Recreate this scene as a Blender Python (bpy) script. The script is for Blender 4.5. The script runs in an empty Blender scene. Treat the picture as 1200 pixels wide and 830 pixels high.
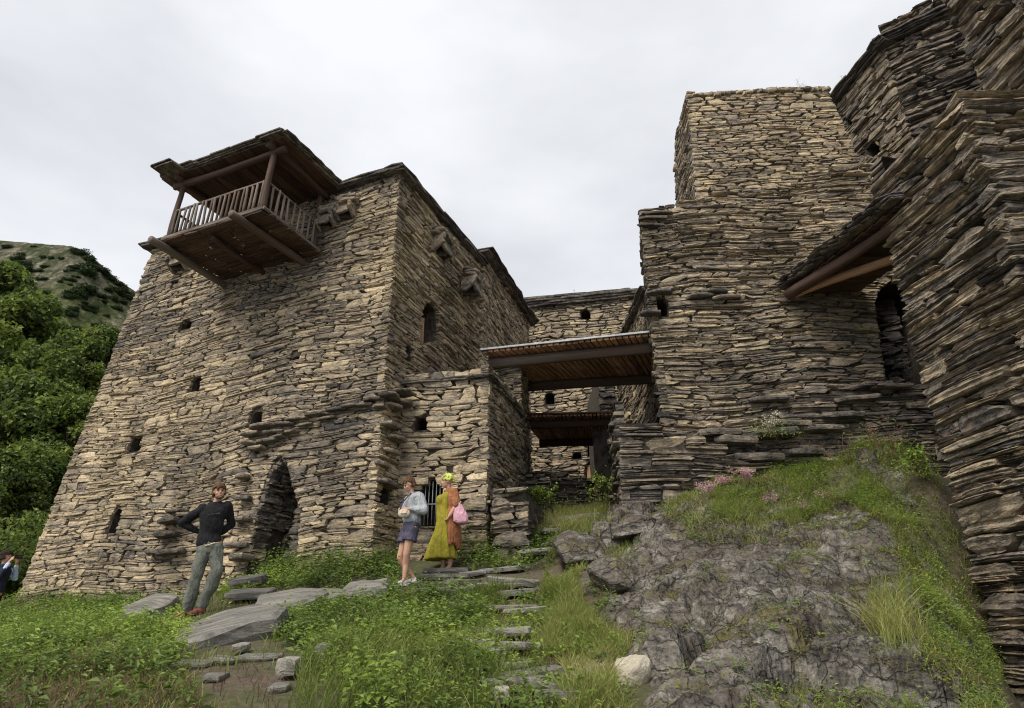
import bpy, bmesh, math, random
import numpy as np
from mathutils import Vector, Matrix, noise as mnoise
SC = bpy.context.scene
COL = SC.collection
R = math.radians
rnd = random.Random(7)

# ------------------------------------------------------------------ camera
F, PITCH, W0, H0 = 780.0, R(23.9), 1200, 830
cam_d = bpy.data.cameras.new('camera'); cam = bpy.data.objects.new('camera', cam_d); COL.objects.link(cam)
cam_d.sensor_width = 36; cam_d.lens = 36 * F / W0
cam.location = (0, 0, 0); cam.rotation_euler = (R(90) + PITCH, 0, 0)
cam_d.clip_start = 0.05; cam_d.clip_end = 3000
SC.camera = cam
# ------------------------------------------------------------------ sky, sun, exposure
SUN_EL, SUN_AZ = R(48), R(218)      # azimuth clockwise from +Y: behind and left of the camera
w = bpy.data.worlds.new('World'); SC.world = w; w.use_nodes = True
nt = w.node_tree; nt.nodes.clear()
wo = nt.nodes.new('ShaderNodeOutputWorld'); bg = nt.nodes.new('ShaderNodeBackground')
sky = nt.nodes.new('ShaderNodeTexSky'); sky.sky_type = 'NISHITA'; sky.sun_disc = False
sky.sun_elevation = SUN_EL; sky.sun_rotation = SUN_AZ; sky.air_density = 1.0; sky.dust_density = 6.0; sky.altitude = 1400
tc = nt.nodes.new('ShaderNodeTexCoord'); mp = nt.nodes.new('ShaderNodeMapping'); mp.inputs['Scale'].default_value = (1.1, 1.1, 2.6)
n1 = nt.nodes.new('ShaderNodeTexNoise'); n1.inputs['Scale'].default_value = 1.7; n1.inputs['Detail'].default_value = 6; n1.inputs['Roughness'].default_value = .5
cr = nt.nodes.new('ShaderNodeValToRGB')
cr.color_ramp.elements[0].position = .36; cr.color_ramp.elements[0].color = (4.5, 4.6, 4.85, 1)
cr.color_ramp.elements[1].position = .66; cr.color_ramp.elements[1].color = (6.2, 6.3, 6.5, 1)
mx = nt.nodes.new('ShaderNodeMix'); mx.data_type = 'RGBA'; mx.inputs[0].default_value = .93
L = nt.links.new
L(tc.outputs['Generated'], mp.inputs[0]); L(mp.outputs[0], n1.inputs['Vector']); L(n1.outputs[0], cr.inputs[0])
L(sky.outputs[0], mx.inputs[6]); L(cr.outputs[0], mx.inputs[7]); L(mx.outputs[2], bg.inputs[0])
bg.inputs[1].default_value = 0.1; L(bg.outputs[0], wo.inputs[0])
sd = bpy.data.lights.new('sun', 'SUN'); sd.energy = 2.2; sd.angle = R(38); sd.color = (1, .92, .80)
so = bpy.data.objects.new('sun', sd); COL.objects.link(so)
sdir = Vector((math.sin(SUN_AZ) * math.cos(SUN_EL), math.cos(SUN_AZ) * math.cos(SUN_EL), math.sin(SUN_EL)))
so.rotation_euler = sdir.to_track_quat('Z', 'Y').to_euler()
SC.view_settings.view_transform = 'Standard'; SC.view_settings.look = 'None'; SC.view_settings.gamma = 1
SC.view_settings.use_curve_mapping = False; SC.view_settings.exposure = 0.72; SC.cycles.filter_width = 1.1

# ------------------------------------------------------------------ helpers
CP, SP = math.cos(PITCH), math.sin(PITCH)
def ray(px, py):
    a = (px - 600) / F; b = (415 - py) / F
    return Vector((a, CP - b * SP, SP + b * CP))
def at(px, py, Y):
    r = ray(px, py); return r * (Y / r.y)
def proj(p):
    p = np.asarray(p, float); d = p[..., 1] * CP + p[..., 2] * SP; u = -p[..., 1] * SP + p[..., 2] * CP
    d = np.maximum(d, 1e-3)
    return 600 + F * p[..., 0] / d, 415 - F * u / d
def tag(o, label=None, cat=None, group=None, kind=None):
    if label: o['label'] = label
    if cat: o['category'] = cat
    if group: o['group'] = group
    if kind: o['kind'] = kind
    return o
def empty(name, loc=(0, 0, 0), **k):
    o = bpy.data.objects.new(name, None); COL.objects.link(o); o.location = loc; o.empty_display_size = .1
    return tag(o, **k)
def link(name, me, mat=None, parent=None, **k):
    o = bpy.data.objects.new(name, me); COL.objects.link(o)
    if mat is not None and len(me.materials) == 0: me.materials.append(mat)
    if parent is not None:
        o.parent = parent; o.matrix_parent_inverse = Matrix.Translation(-Vector(parent.location)) if parent.parent is None else Matrix.Identity(4)
        if parent.parent is None and parent.rotation_euler.z:
            o.matrix_parent_inverse = (Matrix.Translation(parent.location) @ parent.rotation_euler.to_matrix().to_4x4()).inverted()
    return tag(o, **k)
def npmesh(name, V, quads=None, tris=None, st=None, tint=None, mat=None, smooth=False):
    V = np.ascontiguousarray(V, dtype=np.float32).reshape(-1, 3)
    me = bpy.data.meshes.new(name)
    q = np.zeros((0, 4), int) if quads is None else np.asarray(quads, int).reshape(-1, 4)
    t = np.zeros((0, 3), int) if tris is None else np.asarray(tris, int).reshape(-1, 3)
    me.vertices.add(len(V)); me.vertices.foreach_set('co', V.ravel())
    loops = np.concatenate([q.ravel(), t.ravel()]).astype(np.int32)
    me.loops.add(len(loops)); me.loops.foreach_set('vertex_index', loops)
    ls = np.concatenate([np.arange(len(q)) * 4, len(q) * 4 + np.arange(len(t)) * 3]).astype(np.int32)
    me.polygons.add(len(ls)); me.polygons.foreach_set('loop_start', ls)
    if smooth: me.polygons.foreach_set('use_smooth', np.ones(len(ls), bool))
    else: me.polygons.foreach_set('use_smooth', np.zeros(len(ls), bool))
    if st is not None:
        a = me.attributes.new('st', 'FLOAT_VECTOR', 'POINT'); a.data.foreach_set('vector', np.ascontiguousarray(st, dtype=np.float32).ravel())
    if tint is not None:
        a = me.attributes.new('tint', 'FLOAT', 'POINT'); a.data.foreach_set('value', np.ascontiguousarray(tint, dtype=np.float32).ravel())
    me.update(calc_edges=True)
    if mat is not None: me.materials.append(mat)
    return me
class Geo:                              # collects verts/faces with st and tint, for hand-made parts
    def __init__(s): s.v = []; s.f = []; s.st = []; s.t = []
    def add(s, vs, fs, st=None, tint=.5):
        o = len(s.v); s.v += [tuple(v) for v in vs]; s.f += [tuple(i + o for i in f) for f in fs]
        s.st += [tuple(a) for a in (st if st is not None else vs)]; s.t += [tint] * len(vs)
    def build(s, name, mat, parent=None, smooth=False, **k):
        me = bpy.data.meshes.new(name); me.from_pydata(s.v, [], s.f)
        a = me.attributes.new('st', 'FLOAT_VECTOR', 'POINT'); a.data.foreach_set('vector', np.array(s.st, np.float32).ravel())
        a = me.attributes.new('tint', 'FLOAT', 'POINT'); a.data.foreach_set('value', np.array(s.t, np.float32))
        if smooth: me.polygons.foreach_set('use_smooth', np.ones(len(me.polygons), bool))
        me.materials.append(mat); me.update()
        return link(name, me, None, parent, **k)
def basis(d, up=Vector((0, 0, 1))):
    d = Vector(d).normalized()
    if abs(d.dot(up)) > .98: up = Vector((0, 1, 0))
    x = d.cross(up).normalized(); z = x.cross(d).normalized()
    return x, z
def log_geo(g, a, b, r0, r1, n=10, segs=8, seed=0, rough=.08, bend=.02, tint=.5, squash=1):
    a = Vector(a); b = Vector(b); x, z = basis(b - a); L_ = (b - a).length
    V = []; st = []
    rr = random.Random(seed); ph = [rr.uniform(0, 6.28) for _ in range(4)]
    for i in range(segs + 1):
        t = i / segs; c = a.lerp(b, t) + x * math.sin(t * 4 + ph[0]) * bend + z * math.sin(t * 3 + ph[1]) * bend
        r = r0 + (r1 - r0) * t
        for j in range(n):
            q = 2 * math.pi * j / n
            k = r * (1 + rough * math.sin(3 * q + ph[2] + t * 5) + rr.uniform(-rough, rough) * .6)
            V.append(c + x * math.cos(q) * k + z * math.sin(q) * k * squash); st.append((t * L_ + seed, q * .5 * r / .1, seed * .37))
    Fc = [(i * n + j, i * n + (j + 1) % n, (i + 1) * n + (j + 1) % n, (i + 1) * n + j) for i in range(segs) for j in range(n)]
    Fc += [tuple(range(n - 1, -1, -1)), tuple(segs * n + j for j in range(n))]
    g.add(V, Fc, st, tint)
def log(name, a, b, r0, r1, mat, parent, **k):
    kw = {q: k.pop(q) for q in list(k) if q in ('n', 'segs', 'seed', 'rough', 'bend', 'tint', 'squash')}
    g = Geo(); log_geo(g, a, b, r0, r1, **kw); return g.build(name, mat, parent, smooth=True, **k)
def bar_geo(g, a, b, wd, th, up=(0, 0, 1), tint=.5, seed=0, jit=.0):   # plank: width wd across, thickness th along up; bevelled
    a = Vector(a); b = Vector(b); x, z = basis(b - a, Vector(up)); L_ = (b - a).length
    e = min(wd, th) * .16; hw, ht = wd / 2, th / 2
    sec = [(-hw + e, -ht), (hw - e, -ht), (hw, -ht + e), (hw, ht - e), (hw - e, ht), (-hw + e, ht), (-hw, ht - e), (-hw, -ht + e)]
    rr = random.Random(seed)
    V = []; st = []
    for i, c in enumerate((a, b)):
        for (p, q) in sec:
            V.append(c + x * (p + rr.uniform(-jit, jit)) + z * (q + rr.uniform(-jit, jit))); st.append((i * L_ + seed * .71, p + seed * .13, q))
    Fc = [(j, (j + 1) % 8, 8 + (j + 1) % 8, 8 + j) for j in range(8)] + [tuple(range(7, -1, -1)), tuple(range(8, 16))]
    g.add(V, Fc, st, tint)
def bar(name, a, b, wd, th, mat, parent, **k):
    kw = {q: k.pop(q) for q in list(k) if q in ('up', 'tint', 'seed', 'jit')}
    g = Geo(); bar_geo(g, a, b, wd, th, **kw); return g.build(name, mat, parent, **k)
def slab_geo(g, c, u, v, n, lu, lv, th, seed, tint=.5, pts=9, jit=.14):   # irregular flat stone: centre c, axes u,v,n
    rr = random.Random(seed); u, v, n = Vector(u).normalized(), Vector(v).normalized(), Vector(n).normalized(); c = Vector(c)
    ring = []
    if jit <= .05:
        J = lambda: rr.uniform(-jit, jit)
        ring = [((a + J()) * lu / 2, (b + J()) * lv / 2) for a, b in ((1, 0), (1, .85), (.86, 1), (0, 1.02), (-.86, 1), (-1, .85), (-1, 0), (-1, -.9), (0, -1), (1, -.9))]; pts = 10
    for i in range(pts if not ring else 0):
        q = 2 * math.pi * (i + rr.uniform(-.25, .25)) / pts
        cx, cy = math.cos(q), math.sin(q); m = max(abs(cx), abs(cy)) ** .75
        k = 1 + rr.uniform(-jit, jit); m = m if jit > .05 else m ** 1.33
        ring.append((cx / m * lu / 2 * k, cy / m * lv / 2 * k))
    V = []; st = []
    for lev, (z, s) in enumerate(((-th / 2, .93), (-th * .1, 1.0), (th * .35, .98), (th / 2, .9))):
        for (p, q) in ring:
            s2 = s + rr.uniform(-.025, .025)
            V.append(c + u * p * s2 + v * q * s2 + n * (z + rr.uniform(-.08, .08) * th) if jit > .05 else c + u * p * (1 - (1 - s) * .25) + v * q * (1 - (1 - s) * .25) + n * z); st.append((p + seed, q + z, seed * .31))
    V.append(c + n * (th * .56)); st.append((seed, 0, seed * .31)); V.append(c - n * (th * .52)); st.append((seed, 0, seed * .31))
    Fc = []
    for l in range(3):
        for i in range(pts): Fc.append((l * pts + i, l * pts + (i + 1) % pts, (l + 1) * pts + (i + 1) % pts, (l + 1) * pts + i))
    for i in range(pts):
        Fc.append((3 * pts + i, 3 * pts + (i + 1) % pts, 4 * pts)); Fc.append(((i + 1) % pts, i, 4 * pts + 1))
    g.add(V, Fc, st, tint)

# ------------------------------------------------------------------ materials
def mat_new(name):
    m = bpy.data.materials.new(name); m.use_nodes = True; nt = m.node_tree; nt.nodes.clear()
    o = nt.nodes.new('ShaderNodeOutputMaterial'); p = nt.nodes.new('ShaderNodeBsdfPrincipled'); nt.links.new(p.outputs[0], o.inputs[0])
    return m, nt, p
def N(nt, t, **k):
    n = nt.nodes.new(t)
    for a, b in k.items(): setattr(n, a, b)
    return n
def attr(nt, name): return N(nt, 'ShaderNodeAttribute', attribute_name=name)
def mapv(nt, src, scale):
    m = N(nt, 'ShaderNodeMapping'); m.inputs['Scale'].default_value = scale; nt.links.new(src, m.inputs[0]); return m.outputs[0]
def noise(nt, vec, scale, detail=5, rough=.55, dist=0):
    n = N(nt, 'ShaderNodeTexNoise'); n.inputs['Scale'].default_value = scale; n.inputs['Detail'].default_value = detail
    n.inputs['Roughness'].default_value = rough; n.inputs['Distortion'].default_value = dist
    if vec is not None: nt.links.new(vec, n.inputs['Vector'])
    return n.outputs[0]
def ramp(nt, fac, stops):
    r = N(nt, 'ShaderNodeValToRGB'); e = r.color_ramp.elements
    while len(e) < len(stops): e.new(.5)
    for i, (p, c) in enumerate(stops):
        e[i].position = p; e[i].color = (c, c, c, 1) if isinstance(c, (int, float)) else (*c, 1)
    nt.links.new(fac, r.inputs[0]); return r.outputs[0]
def mixc(nt, fac, a, b, mode='MIX'):
    m = N(nt, 'ShaderNodeMix', data_type='RGBA', blend_type=mode)
    for s, i in ((fac, 0), (a, 6), (b, 7)):
        if isinstance(s, (int, float)): m.inputs[i].default_value = s if i == 0 else (s, s, s, 1)
        elif isinstance(s, tuple): m.inputs[i].default_value = (*s, 1)
        else: nt.links.new(s, m.inputs[i])
    return m.outputs[2]
def math_(nt, op, a, b=0.0):
    m = N(nt, 'ShaderNodeMath', operation=op)
    for s, i in ((a, 0), (b, 1)):
        if isinstance(s, (int, float)): m.inputs[i].default_value = s
        else: nt.links.new(s, m.inputs[i])
    return m.outputs[0]
def bump(nt, p, h, strength, dist):
    b = N(nt, 'ShaderNodeBump'); b.inputs['Strength'].default_value = strength; b.inputs['Distance'].default_value = dist
    nt.links.new(h, b.inputs['Height']); nt.links.new(b.outputs[0], p.inputs['Normal'])

def stone_material():
    m, nt, p = mat_new('slate_stone')
    st = attr(nt, 'st').outputs['Vector']; ti = attr(nt, 'tint').outputs['Fac']
    lam = noise(nt, mapv(nt, st, (3.0, 26, 3)), 1.0, 6, .62, .25)          # laminations along the stone
    fine = noise(nt, mapv(nt, st, (22, 34, 22)), 1.0, 5, .65)
    blot = noise(nt, mapv(nt, st, (5, 7, 5)), 1.0, 3, .5)
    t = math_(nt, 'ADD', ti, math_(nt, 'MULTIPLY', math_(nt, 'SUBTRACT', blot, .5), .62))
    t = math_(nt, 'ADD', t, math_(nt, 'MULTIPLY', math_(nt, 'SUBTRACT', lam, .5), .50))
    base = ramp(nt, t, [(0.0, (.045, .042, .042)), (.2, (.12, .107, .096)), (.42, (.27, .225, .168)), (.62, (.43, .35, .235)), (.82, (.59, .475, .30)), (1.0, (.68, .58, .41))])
    dark = ramp(nt, fine, [(.34, .42), (.56, 1.08)])
    wv = N(nt, 'ShaderNodeVectorMath', operation='ADD'); nt.links.new(mapv(nt, st, (7, 24, 7)), wv.inputs[0]); wn = N(nt, 'ShaderNodeTexNoise'); wn.inputs['Scale'].default_value = 9; nt.links.new(st, wn.inputs['Vector']); nt.links.new(wn.outputs['Color'], wv.inputs[1])
    vo = N(nt, 'ShaderNodeTexVoronoi', feature='DISTANCE_TO_EDGE'); vo.inputs['Scale'].default_value = .8; nt.links.new(wv.outputs[0], vo.inputs['Vector'])
    crk = ramp(nt, math_(nt, 'ADD', vo.outputs['Distance'], math_(nt, 'MULTIPLY', math_(nt, 'SUBTRACT', blot, .47), .5)), [(.0, .38), (.055, 1)])
    c = mixc(nt, .75, base, dark, 'MULTIPLY'); c = mixc(nt, .85, c, crk, 'MULTIPLY')
    rust = ramp(nt, noise(nt, mapv(nt, st, (1.3, 3.5, 1.3)), 1.0, 4, .6), [(.60, 0), (.72, 1)])
    c = mixc(nt, math_(nt, 'MULTIPLY', rust, .5), c, (.25, .135, .075))
    geo = N(nt, 'ShaderNodeNewGeometry')
    lich = ramp(nt, noise(nt, geo.outputs['Position'], 2.6, 8, .72), [(.60, 0), (.70, 1)])
    c = mixc(nt, math_(nt, 'MULTIPLY', lich, .45), c, (.23, .23, .19))
    stain = ramp(nt, noise(nt, mapv(nt, geo.outputs['Position'], (.7, .7, .35)), 1.0, 5, .6), [(.38, .52), (.56, 1.05)])
    c = mixc(nt, .75, c, stain, 'MULTIPLY')
    nt.links.new(c, p.inputs['Base Color'])
    p.inputs['Roughness'].default_value = .78; p.inputs['Specular IOR Level'].default_value = .35
    h = math_(nt, 'ADD', math_(nt, 'ADD', math_(nt, 'MULTIPLY', lam, .9), math_(nt, 'MULTIPLY', fine, .6)), math_(nt, 'MULTIPLY', crk, .35))
    bump(nt, p, h, .9, .024)
    return m
def simple(name, c0, c1, scale, rough=.8, vec='st', sc=(1, 1, 1), bumps=.4, bd=.02, tintmix=0.0, c2=None):
    m, nt, p = mat_new(name)
    v = attr(nt, 'st').outputs['Vector'] if vec == 'st' else N(nt, 'ShaderNodeTexCoord').outputs['Object']
    n = noise(nt, mapv(nt, v, sc), scale, 6, .6)
    c = ramp(nt, n, [(.38, c0), (.63, c1)])
    if c2:
        c = mixc(nt, ramp(nt, noise(nt, v, scale * .13, 3), [(.5, 0), (.62, 1)]), c, c2)
    if tintmix:
        ti = attr(nt, 'tint').outputs['Fac']
        c = mixc(nt, 1.0, c, ramp(nt, ti, [(0, 1 - tintmix), (1, 1 + tintmix)]), 'MULTIPLY')
    nt.links.new(c, p.inputs['Base Color']); p.inputs['Roughness'].default_value = rough; p.inputs['Specular IOR Level'].default_value = .3
    if bumps: bump(nt, p, n, bumps, bd)
    return m
def leaf_material(name, stops, trans=.35, rough=.55):
    m = bpy.data.materials.new(name); m.use_nodes = True; nt = m.node_tree; nt.nodes.clear()
    o = N(nt, 'ShaderNodeOutputMaterial'); p = N(nt, 'ShaderNodeBsdfPrincipled'); tr = N(nt, 'ShaderNodeBsdfTranslucent'); mxs = N(nt, 'ShaderNodeMixShader')
    ti = attr(nt, 'tint').outputs['Fac']; geo = N(nt, 'ShaderNodeNewGeometry')
    big = noise(nt, geo.outputs['Position'], .9, 3)
    t = math_(nt, 'ADD', ti, math_(nt, 'MULTIPLY', math_(nt, 'SUBTRACT', big, .5), .5))
    c = ramp(nt, t, stops); nt.links.new(c, p.inputs['Base Color']); nt.links.new(c, tr.inputs[0])
    p.inputs['Roughness'].default_value = rough; p.inputs['Specular IOR Level'].default_value = .3
    mxs.inputs[0].default_value = trans; nt.links.new(p.outputs[0], mxs.inputs[1]); nt.links.new(tr.outputs[0], mxs.inputs[2]); nt.links.new(mxs.outputs[0], o.inputs[0])
    return m
M = {}
M['stone'] = stone_material()
M['core'] = simple('dark_rubble_core', (.03, .026, .021), (.09, .075, .058), 9, .95, 'obj', bumps=.8, bd=.04)
M['wood'] = simple('weathered_grey_wood', (.05, .040, .034), (.24, .195, .16), 1.0, .8, 'st', (1.6, 34, 34), .5, .006, .35, (.10, .068, .05))
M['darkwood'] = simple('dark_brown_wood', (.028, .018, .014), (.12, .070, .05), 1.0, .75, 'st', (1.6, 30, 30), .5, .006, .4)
M['redwood'] = simple('reddish_planks', (.24, .125, .075), (.62, .38, .23), 1.0, .75, 'st', (2, 26, 26), .4, .004, .45)
M['metal_grey'] = simple('grey_metal', (.10, .105, .11), (.24, .25, .26), 14, .5, 'obj', bumps=.1)
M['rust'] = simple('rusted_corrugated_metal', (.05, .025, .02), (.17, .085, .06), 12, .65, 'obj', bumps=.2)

# ------------------------------------------------------------------ masonry
class Patch:
    """bilinear wall face: bottom-left, bottom-right, top-right, top-left seen from outside"""
    def __init__(s, bl, br, tr, tl):
        s.c = [np.array(q, float) for q in (bl, br, tr, tl)]
        s.W = (np.linalg.norm(s.c[1] - s.c[0]) + np.linalg.norm(s.c[2] - s.c[3])) / 2
        s.H = (np.linalg.norm(s.c[3] - s.c[0]) + np.linalg.norm(s.c[2] - s.c[1])) / 2
        n = np.cross(s.c[1] - s.c[0] + s.c[2] - s.c[3], s.c[3] - s.c[0] + s.c[2] - s.c[1]); s.n = n / np.linalg.norm(n)
    def pos(s, S, Hh, D=0.0):
        u = (np.asarray(S, float) / s.W)[..., None]; v = (np.asarray(Hh, float) / s.H)[..., None]
        a = s.c[0] * (1 - u) + s.c[1] * u; b = s.c[3] * (1 - u) + s.c[2] * u
        return a * (1 - v) + b * v + s.n * np.asarray(D, float)[..., None]
    def sh(s, px, py):                    # where the sight line through a measured point meets the wall
        r = np.array(ray(px, py)); c0 = sum(s.c) / 4
        P = r * (c0 @ s.n) / (r @ s.n)
        S, Hh = s.W / 2, s.H / 2
        for _ in range(30):
            Q = s.pos(S, Hh); e = 1e-3
            du = (s.pos(S + e, Hh) - Q) / e; dv = (s.pos(S, Hh + e) - Q) / e
            A = np.array([[du @ du, du @ dv], [du @ dv, dv @ dv]]); b = np.array([(P - Q) @ du, (P - Q) @ dv])
            d = np.linalg.solve(A, b); S += d[0]; Hh += d[1]
        return float(S), float(Hh)
def poly_row(poly, h):                    # interval of a polygon at height h
    xs = []
    for i in range(len(poly)):
        (x0, y0), (x1, y1) = poly[i], poly[(i + 1) % len(poly)]
        if (y0 <= h) != (y1 <= h): xs.append(x0 + (h - y0) / (y1 - y0) * (x1 - x0))
    return (min(xs), max(xs)) if len(xs) >= 2 else None

def masonry(pt, hr=(.06, .15), lr=(.22, .6), seed=1, tint=lambda s, h: .5, tvar=.16, holes=(), top=None, bot=None, cols=5, rows=4,
            prot=.026, gap=.0032, warp=.05, tall=.05, split=.34, jut=.04, left=None, right=None, big=0.0, slant=0.0, depth=.16):
    """lays courses of irregular stones over a patch; returns arrays of grids"""
    g = np.random.RandomState(seed); W_, H_ = pt.W, pt.H
    base = [0.0]
    while base[-1] < H_ + .2:
        base.append(base[-1] + g.uniform(*hr) * (g.uniform(.6, 1) if g.rand() < .3 else 1))
    base = np.array(base); K = len(base)
    ph = g.uniform(0, 6.28, (K, 3)); fr = g.uniform(.7, 3.2, (K, 3)); am = g.uniform(.04, .16, K) * np.mean(hr)
    wp = g.uniform(0, 6.28, 6)
    def B(k, s):
        b = base[k] + am[k] * (np.sin(s * fr[k, 0] + ph[k, 0]) + .7 * np.sin(s * fr[k, 1] * 1.6 + ph[k, 1]) + .25 * np.sin(s * 6 + ph[k, 2]))
        b = b + warp * (np.sin(s * .9 + base[k] * .55 + wp[0]) + .6 * np.sin(s * 2.1 - base[k] * .8 + wp[1])) * np.minimum(1, base[k] * 2)
        return b + slant * (s - W_ / 2)
    st_ = []      # s0, s1, k, k2, f0, f1
    blocked = {}
    for k in range(K - 1):
        hm = (base[k] + base[k + 1]) / 2
        lo = -jut * g.rand() if left is None else left(hm); hi = W_ + jut * g.rand() if right is None else right(hm)
        ivs = [(lo, hi)]
        cuts = list(blocked.get(k, []))
        for hp in holes:
            for hh in (base[k] * .75 + base[k + 1] * .25, base[k] * .25 + base[k + 1] * .75):
                r_ = poly_row(hp, hh + slant * (-(W_ / 2) * 0))
                if r_: cuts.append((r_[0] - .01 + g.uniform(-.015, .015), r_[1] + .01 + g.uniform(-.015, .015)))
        for (a, b) in cuts:
            nv = []
            for (x, y) in ivs:
                if b <= x or a >= y: nv.append((x, y)); continue
                if a > x + .03: nv.append((x, a))
                if b < y - .03: nv.append((b, y))
            ivs = nv
        for (x, y) in ivs:
            s = x
            while s < y - 1e-4:
                th_ = base[k + 1] - base[k]
                l = math.exp(g.uniform(math.log(lr[0]), math.log(lr[1]))) * (.7 + .5 * th_ / np.mean(hr))
                if big and g.rand() < big: l *= 1.6
                e = s + l
                if y - e < lr[0] * .6: e = y
                sm = (s + e) / 2
                ok = (top is None or hm + th_ * .4 < top(sm)) and (bot is None or hm > bot(sm))
                if ok:
                    q = g.rand()
                    if q < tall and k < K - 2 and e - s < lr[1] * 1.3 and e - s > lr[0] and not any(a < e and b > s for a, b in blocked.get(k + 1, [])) \
                       and not any((lambda r_: r_ and r_[0] < e and r_[1] > s)(poly_row(hp, (base[k + 1] + base[k + 2]) / 2)) for hp in holes):
                        blocked.setdefault(k + 1, []).append((s, e)); st_.append((s, e, k, k + 2, 0, 1))
                    elif q < tall + split and e - s > lr[0] * 1.4:
                        f = g.uniform(.35, .65); st_.append((s, e, k, k + 1, 0, f)); m2 = s + (e - s) * g.uniform(.3, .7)
                        if g.rand() < .5: st_ += [(s, m2, k, k + 1, f, 1), (m2, e, k, k + 1, f, 1)]
                        else: st_.append((s, e, k, k + 1, f, 1))
                    else: st_.append((s, e, k, k + 1, 0, 1))
                s = e
    A = np.array(st_, float); Mn = len(A)
    if Mn == 0: return None
    k0 = A[:, 2].astype(int); k1 = A[:, 3].astype(int)
    n, Rr = cols, rows
    rr = np.array([0, .22, .72, 1.0]) if Rr == 4 else np.array([0] + list(np.linspace(.14, .86, Rr - 2)) + [1.0])
    cc = np.array([0] + list(np.linspace(.09, .91, n - 2)) + [1.0])
    ln = A[:, 1] - A[:, 0]; th = (base[k1] - base[k0]) * (A[:, 5] - A[:, 4])
    cut = g.rand(Mn, 4) ** 2.6 * np.minimum(ln * .40, th * 2.0)[:, None]       # bl, br, tl, tr
    hsh = lambda v: (lambda t_: (t_ - np.floor(t_)) - .5)(np.sin(np.round(v, 5) * 9187.13 + k0 * 3.77) * 43758.5453)
    dL = hsh(A[:, 0]) * np.minimum(th * 1.7, ln * .5); dR = hsh(A[:, 1]) * np.minimum(th * 1.7, ln * .5)
    E0_ = set(zip(k0, np.round(A[:, 0], 5))); E1_ = set(zip(k0, np.round(A[:, 1], 5)))
    dL = dL * np.array([(k_, s_) in E1_ for k_, s_ in zip(k0, np.round(A[:, 0], 5))]); dR = dR * np.array([(k_, s_) in E0_ for k_, s_ in zip(k0, np.round(A[:, 1], 5))])
    rB = np.maximum(0, 1 - 2 * rr); rT = np.maximum(0, 2 * rr - 1)
    gp = gap * g.uniform(.3, 2.0, Mn)
    sl = A[:, 0][:, None] + gp[:, None] + cut[:, 0:1] * rB + cut[:, 2:3] * rT + dL[:, None] * (rr * 2 - 1)
    sr = A[:, 1][:, None] - gp[:, None] - cut[:, 1:2] * rB - cut[:, 3:4] * rT + dR[:, None] * (rr * 2 - 1)
    S = sl[:, :, None] * (1 - cc) + sr[:, :, None] * cc                           # M,R,n
    S[:, :, 1:-1] += g.uniform(-1, 1, (Mn, Rr, n - 2)) * (ln * .10 / max(1, n - 3) * 1.5)[:, None, None]
    kk0 = k0[:, None, None] + np.zeros(S.shape, int); kk1 = k1[:, None, None] + np.zeros(S.shape, int)
    b0 = B(kk0, S); b1 = B(kk1, S)
    sk = g.uniform(-.28, .28, Mn)[:, None, None] * ((S - A[:, 0][:, None, None]) / ln[:, None, None] - .5)
    f0 = A[:, 4][:, None, None] + np.where(A[:, 4][:, None, None] > 0, sk * 0, 0); f1 = A[:, 5][:, None, None]
    lo = b0 + (b1 - b0) * f0; hi_ = b0 + (b1 - b0) * f1
    gv = np.minimum(gp * .8, th * .12)[:, None, None]
    lo = lo + gv; hi_ = hi_ - gv
    Hh = lo + (hi_ - lo) * rr[None, :, None]
    Hh += g.uniform(-1, 1, Hh.shape) * (th * (.08 if Rr == 4 else .035))[:, None, None]
    p = g.uniform(-.5, 1, Mn) * prot
    p = np.where(g.rand(Mn) < .07, p + prot * 1.4, p)
    D = p[:, None, None] + g.uniform(-1, 1, (Mn, 1, 1)) * prot * .5 * (rr[None, :, None] - .5) * 2 * .8 + g.uniform(-1, 1, (Mn, 1, 1)) * prot * .7 * (cc[None, None, :] - .5)
    if Rr > 4:                                                                    # stepped strata on big stones
        stp = g.uniform(-1, 1, (Mn, Rr, 1)) * prot * .35; D = D + stp
    D = D + g.uniform(-1, 1, S.shape) * prot * (.34 if Rr == 4 else .16)
    bev = (np.minimum(th * .12, .014) * g.uniform(.5, 1.3, Mn))[:, None, None]
    D[:, 0, :] -= bev[:, 0]; D[:, -1, :] -= bev[:, 0]; D[:, 1:-1, 0] -= bev[:, 0] * .8; D[:, 1:-1, -1] -= bev[:, 0] * .8
    # boundary ring to the back
    ring = [(0, j) for j in range(n)] + [(i, n - 1) for i in range(1, Rr)] + [(Rr - 1, j) for j in range(n - 2, -1, -1)] + [(i, 0) for i in range(Rr - 2, 0, -1)]
    gi = [i * n + j for i, j in ring]
    Sf = S.reshape(Mn, -1); Hf = Hh.reshape(Mn, -1); Df = D.reshape(Mn, -1)
    Sb = Sf[:, gi]; Hb = Hf[:, gi]; Db = np.full(Sb.shape, -depth)
    SS = np.concatenate([Sf, Sb], 1); HH = np.concatenate([Hf, Hb], 1); DD = np.concatenate([Df, Db], 1)
    V = pt.pos(SS, HH, DD)
    nv = V.shape[1]
    fq = [(i * n + j, i * n + j + 1, (i + 1) * n + j + 1, (i + 1) * n + j) for i in range(Rr - 1) for j in range(n - 1)]
    m_ = len(gi)
    fq += [(n * Rr + a, n * Rr + (a + 1) % m_, gi[(a + 1) % m_], gi[a]) for a in range(m_)]
    r1 = g.rand(Mn)
    tt = np.array([tint(a, b) for a, b in zip((A[:, 0] + A[:, 1]) / 2, base[k0])]) + g.normal(0, tvar, Mn)
    tt = tt + (g.rand(Mn) < .05) * .14 - (g.rand(Mn) < .05) * .14
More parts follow.
